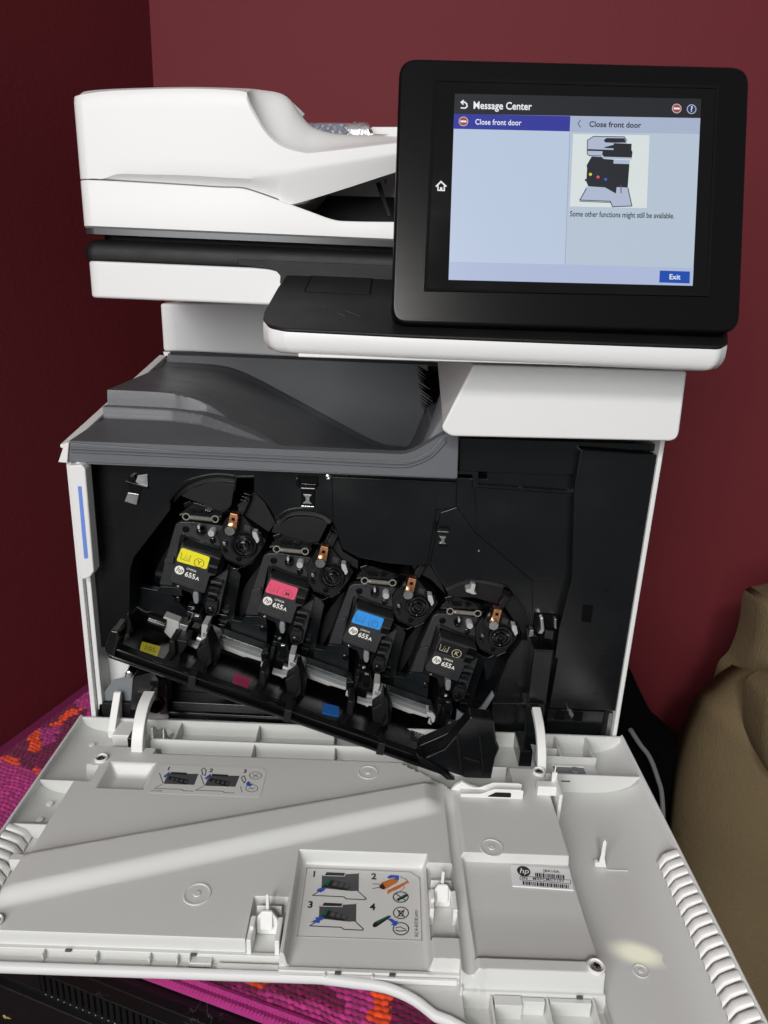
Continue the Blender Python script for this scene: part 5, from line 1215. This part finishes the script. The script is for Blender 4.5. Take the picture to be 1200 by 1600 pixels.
# clips standing on the liner
def clip(x, y, s=1.0, back=.020):
    r = dbox('clip_back', x-.0085*s, x+.0085*s, y+back*.6, y+back*.6+.0012, -.012, .0005, CLIPW, .0004)
    dbox('clip_post', x-.0012, x+.0012, y+.004, y+.0065, -.012, .0185*s, CLIPW, .0008)
    MB().prism([(x-.0072*s, -.012), (x+.0072*s, -.012), (x+.0072*s, .0015), (x+.0034, .0075), (x-.0034, .0075), (x-.0072*s, .0015)], 1, y+.001, y+.0032).out('clip_wedge', CLIPW, door, bevel=.0008)
    MB().prism([(y-.003, -.004), (y+.002, -.004), (y+.002, .007), (y+.001, .007)], 0, x-.004, x+.004).out('clip_ramp', CLIPW, door, bevel=.0006)
    for q in (-1, 1): dbox('clip_cheek', x+q*.0092*s-.0016, x+q*.0092*s+.0016, y-.016*s, y+.003, -.0125, .0018, CLIPW, .0007)
    dbox('clip_hook', x-.0012-.0085*s, x+.0012-.0085*s, y-.008, y+.001, .001, .0045, CLIPW, .0005)
clip(.2050, -.2265, 1.0); clip(.3255, -.1990, .88)
# bracket with a window, guide block, and fin
br_ = MB()
pb = [(.3480, .0015), (.4005, .0015), (.4005, .0098), (.3975, .0110), (.3760, .0108), (.3650, .0055), (.3480, .0048)]
for y0, y1 in ((-.0985, -.0968), (-.0905, -.0890)):
    MB().prism(rpoly(pb, [0, 0, .001, .001, .006, .004, 0], 4), 1, y0, y1).out('bracket', CLIPW, door, bevel=.0006)
MB().prism(rpoly([(.3700, .0034), (.3900, .0034), (.3900, .0080), (.3770, .0080)], [.0004, .0008, .0016, .002], 4), 1, -.0988, -.0984).out('bracket_window', BLKS, door)
dbox('bracket_web', .3478, .4005, -.0975, -.0890, .0010, .0042, CLIPW, .0006)
MB().prism([(.3405, .001), (.3640, .001), (.3640, .004), (.3560, .0065), (.3500, .010), (.3440, .006)], 1, -.0900, -.0860).out('bracket_shoulder', CLIPW, door, bevel=.001)
dbox('guide_block', .4135, .4300, -.0925, -.0845, .001, .0105, CLIPW, .0008); dbox('guide_finger', .4265, .4310, -.0850, -.0830, .001, .0190, CLIPW, .0006); dbox('guide_side', .4290, .4320, -.104, -.0840, -.016, .0120, CLIPW, .0006)
dbox('guide_pin', .4282, .4292, -.0842, -.0832, .0185, .0250, LABELS, .0002)
MB().prism([(.4530, -.0195), (.4600, -.0195), (.4572, -.010), (.4568, .005), (.4552, .0075), (.4540, .005), (.4540, -.008)], 1, -.1480, -.1462).out('fin', CLIPW, door, bevel=.0006)
dbox('fin_foot', .4505, .4535, -.1478, -.1440, -.0195, -.0150, CLIPW, .0006)
dbox('notch_line', .459, .476, -.1505, -.1500, -.0196, -.0191, CLIPW, 0)
# ---- printed labels
def flat2(name, pts, z, m, par, t=.00012): return MB().prism(pts, 2, z, z+t).out(name, m, par, flat=True)
def lline(name, pts, wd, z, m, par, closed=False):
    mb = MB(); P = [np.array(p) for p in pts]; P = P+[P[0]] if closed else P
    for a, b_ in zip(P[:-1], P[1:]):
        t_ = b_-a; t_ = t_/np.linalg.norm(t_); q = np.array([-t_[1], t_[0]])*wd/2; e_ = t_*wd*.35
        mb.add([(*(a-q-e_), z), (*(b_-q+e_), z), (*(b_+q+e_), z), (*(a+q-e_), z)], [(0, 1, 2, 3)])
    return mb.out(name, m, par, flat=True)
EXd, EYd = (1, 0, 0), (0, 1, 0)
def pz(conv, z): return lambda pts: fz(conv(pts), z)
def kA(pts): return [(220+x/6, 1170+y/6) for x, y in pts]
def kB(pts): return [(450+x/4.444, 1320+y/4.444) for x, y in pts]
# label at the top left: three steps
zA = .0004; A_ = pz(kA, zA)
la = flat2('instruction_label', A_([(192, 147), (1135, 182), (1178, 218), (1118, 450), (65, 408)]), .0001, LABELM, door, .0002)
lline('label_border', A_([(192, 147), (1135, 182), (1178, 218), (1118, 450), (65, 408)]), .0005, zA, DOORW, la, True)
def pA(pts, m, z=zA): return flat2('print', A_(pts), z, m, la, .00005)
for dx, dy in ((0, 0), (386, 18)):
    o_ = lambda pts: [(x+dx, y+dy) for x, y in pts]
    pA(o_([(258, 232), (540, 236), (500, 338), (212, 328)]), INKG); pA(o_([(282, 218), (432, 226), (428, 246), (280, 236)]), MATS['charcoal_plastic'], zA+.0001)
    pA(o_([(255, 285), (270, 258), (448, 292), (430, 338), (410, 336)]), INKD, zA+.0001)
    for k in range(4): pA(o_([(290+42*k, 272+8*k), (314+42*k, 276+8*k), (304+42*k, 300+8*k), (280+42*k, 295+8*k)]), INKG, zA+.0002)
    lline('print', A_(o_([(205, 332), (125, 370), (380, 380), (400, 394), (490, 396)])), .0006, zA, INKG, la); lline('print', A_(o_([(176, 230), (208, 322)])), .0007, zA, INKG, la)
    pA(o_([(212, 260), (268, 216), (270, 232), (236, 262), (236, 276)]), BLUE, zA+.0002)
pA([(990, 320), (1010, 306), (1030, 330), (1052, 332), (1022, 356), (988, 344)], BLUE, zA+.0002)
lline('print', A_([(570, 195), (590, 180), (612, 200), (604, 250), (580, 240), (570, 195)]), .0008, zA, INKG, la); lline('print', A_([(945, 268), (968, 252), (985, 290), (970, 322), (950, 290), (945, 268)]), .0008, zA, INKG, la)
lline('print', A_([(545+388, 354), (950, 408)]), .0005, zA, INKG, la)
def ell(cx, cy, rx, ry, n=24): return [(cx+rx*math.cos(2*math.pi*k/n), cy+ry*math.sin(2*math.pi*k/n)) for k in range(n)]
for cx, cy in ((1075, 250), (1040, 370)): lline('print', A_(ell(cx, cy, 56, 34)), .0005, zA, INKD, la, True)
lline('print', A_([(1050, 238), (1100, 264)]), .0005, zA, INKD, la); lline('print', A_([(1052, 266), (1098, 236)]), .0005, zA, INKD, la); lline('print', A_([(1010, 380), (1030, 362), (1045, 378), (1068, 362)]), .0005, zA, INKD, la)
for tx, q in (('1', (262, 186)), ('2', (660, 204)), ('3', (978, 212))):
    P = A_([q])[0]; text('label_number', tx, .0062, (P[0], P[1], zA), EXd, EYd, INKD, la, align='CENTER', bold=.03, thick=.00003)
P = A_([(96, 392)])[0]; text('label_code', 'RC4-8358', .0022, (P[0], P[1], zA), EXd, EYd, INKG, la, thick=.00002)
# large label in the front pocket: four steps
zB2 = -.0108; Bf = pz(kB, zB2)
lb_ = flat2('instruction_label', Bf([(130, 160), (850, 188), (916, 232), (930, 664), (64, 634)]), -.0111, LABELM, door, .0003)
lline('label_border', Bf([(130, 160), (850, 188), (916, 232), (930, 664), (64, 634)]), .0006, zB2, DOORW, lb_, True)
def pB(pts, m, z=0.): return flat2('print', Bf(pts), zB2+z, m, lb_, .00005)
def sB(pts, wd, m=INKG, z=.0001, closed=False): return lline('print', Bf(pts), wd, zB2+z, m, lb_, closed)
for (dx, dy, mirror) in ((0, 0, 0), (-18, 212, 1)):
    o_ = lambda pts: [(x+dx, y+dy) for x, y in pts]
    pB(o_([(236, 212), (490, 200), (488, 320), (440, 322), (232, 300)]), INKG); pB(o_([(268, 192), (398, 198), (396, 218), (256, 212)]), CHAR, .0002); sB(o_([(244, 216), (394, 220), (396, 204)]), .0006, LABELM, .0003); sB(o_([(490, 198), (488, 318)]), .0006)
    pB(o_([(236, 290), (300, 246), (420, 276), (432, 300), (405, 320)]), INKD, .0002)
    for k in range(3): pB(o_([(318+40*k, 256+8*k), (350+40*k, 262+8*k), (338+40*k, 292+8*k), (306+40*k, 284+8*k)]), INKG, .0003)
    pB(o_([(236, 290), (284, 240), (306, 238), (270, 290)]), GREENI, .0004); pB(o_([(232, 300), (262, 276), (270, 290), (240, 312)]), INKD, .0005)
    sB(o_([(232, 312), (170, 352), (388, 362), (404, 376), (536, 382), (542, 374), (486, 322)]), .0008)
    if mirror: pB(o_([(268, 290), (256, 316), (240, 316), (236, 336), (176, 330), (214, 310), (206, 298)]), BLUE, .0006)
    else: pB([(262, 300), (254, 320), (226, 336), (198, 324), (206, 312), (230, 304)], BLUE, .0006)
pB([(632, 288), (648, 262), (742, 228), (770, 240), (760, 262), (672, 312), (640, 304)], ORANGEI); pB([(636, 284), (660, 272), (676, 300), (664, 312), (640, 304)], INKD, .0002)
pB([(690, 318), (830, 250), (838, 262), (760, 310), (712, 330), (690, 346)], MATS['copper'] if False else ORANGEI, .0001); pB([(688, 226), (712, 212), (770, 216), (770, 246), (742, 244), (740, 228), (700, 238)], BLUE, .0003)
sB([(588, 272), (636, 274)], .0006); sB([(588, 304), (636, 296)], .0006); sB([(780, 222), (820, 240), (838, 268)], .0005); sB([(800, 270), (808, 300), (780, 322)], .0005, ORANGEI)
pB([(752, 380), (810, 346), (830, 350), (824, 362), (766, 392)], INKD, .0002); pB([(770, 372), (812, 350), (818, 356), (776, 380)], GREENI, .0003); sB(ell(782, 366, 52, 36), .0007, INKD, .0004, True); sB([(744, 340), (820, 392)], .0007, INKD, .0005)
sB(ell(784, 474, 52, 40), .0007, INKD, .0002, True); sB([(760, 452), (808, 500)], .0008, INKD); sB([(808, 452), (762, 500)], .0008, INKD); sB([(768, 460), (802, 462), (796, 496), (774, 494)], .0006, INKD, .0001, True)
sB(ell(784, 585, 54, 42), .0007, INKD, .0002, True); sB([(750, 594), (770, 600), (822, 596)], .0007, INKD); sB([(748, 578), (780, 570), (800, 582), (818, 586)], .0006, INKD)
pB([(586, 556), (600, 538), (700, 490), (716, 496), (700, 512), (612, 572), (592, 572)], INKD); pB([(606, 536), (700, 492), (706, 500), (620, 546)], GREENI, .0002)
pB([(692, 520), (714, 512), (744, 532), (764, 534), (752, 566), (712, 558), (728, 548)], BLUE, .0003)
for tx, q in (('1', (182, 206)), ('2', (596, 222)), ('3', (156, 418)), ('4', (588, 434))):
    P = Bf([q])[0]; text('label_number', tx, .0078, (P[0], P[1], zB2+.0001), EXd, EYd, INKD, lb_, align='CENTER', bold=.03, thick=.00003)
P = Bf([(894, 640)])[0]; text('label_code', 'RC4-8359', .0036, (P[0], P[1], zB2+.0001), (0.02, 1, 0), (-1, 0.02, 0), INKG, lb_, thick=.00002); P = Bf([(894, 520)])[0]; text('label_code', 'CAP01', .0030, (P[0], P[1], zB2+.0001), (0.02, 1, 0), (-1, .02, 0), INKG, lb_, thick=.00002)
# serial number label in the right-hand well
def kS(pts): return [(690+x/4.444, 1180+y/4.444) for x, y in pts]
zS = -.0049; Sf = pz(kS, zS)
ls_ = flat2('serial_label', Sf([(483, 762), (888, 788), (918, 935), (494, 905)]), -.0060, LABELS, door, .0010)
n = 26; cS = Sf([(570, 805)])[0]; MB().add([(cS[0]+.0050*math.cos(2*math.pi*k/n), cS[1]+.0050*math.sin(2*math.pi*k/n), zS) for k in range(n)], [tuple(range(n))]).out('logo', INKD, ls_, flat=True)
sdir = np.array(Sf([(900, 884)])[0])-np.array(Sf([(540, 858)])[0]); sdir /= np.linalg.norm(sdir); sx_, sy_ = (sdir[0], sdir[1], 0), (-sdir[1], sdir[0], 0)
text('logo_letters', 'hp', .0072, (cS[0], cS[1], zS+.0001), sx_, sy_, LABELS, ls_, align='CENTER', shear=.3, bold=.006, thick=.00002)
def stx(body, q, size, **k): P = Sf([q])[0]; return text('label_text', body, size, (P[0], P[1], zS+.0001), sx_, sy_, INKD, ls_, thick=.00002, **k)
stx('J8A10A', (706, 803), .0036, bold=.012, space=1.1); stx('SN   MXFCMCY1SV', (556, 853), .0034, bold=.014, space=1.12); stx('< P6T >', (520, 862), .0030) if False else None
lline('text_box', Sf([(545, 839), (896, 868), (896, 894), (545, 866)]), .0004, zS+.0001, INKD, ls_, True)
rngb = np.random.RandomState(11)
for y0, y1, xa, xb in ((818, 860, 648, 858), (876, 925, 562, 882)):
    x = xa; mb = MB(); ya_, hb_ = (817, 27) if y0 < 850 else (875, 26)
    sl2 = 26/348
    while x < xb:
        wd = rngb.choice([4, 6, 9, 12]); yo = (x-xa)*.083
        q = Sf([(x, ya_+yo), (x+wd, ya_+yo), (x+wd+2, ya_+hb_+yo), (x+2, ya_+hb_+yo)])
        mb.add([(a, b_, zS+.0001) for a, b_ in q], [(0, 1, 2, 3)]); x += wd+rngb.choice([4, 5, 7])
    mb.out('bar_code', INKD, ls_, flat=True)
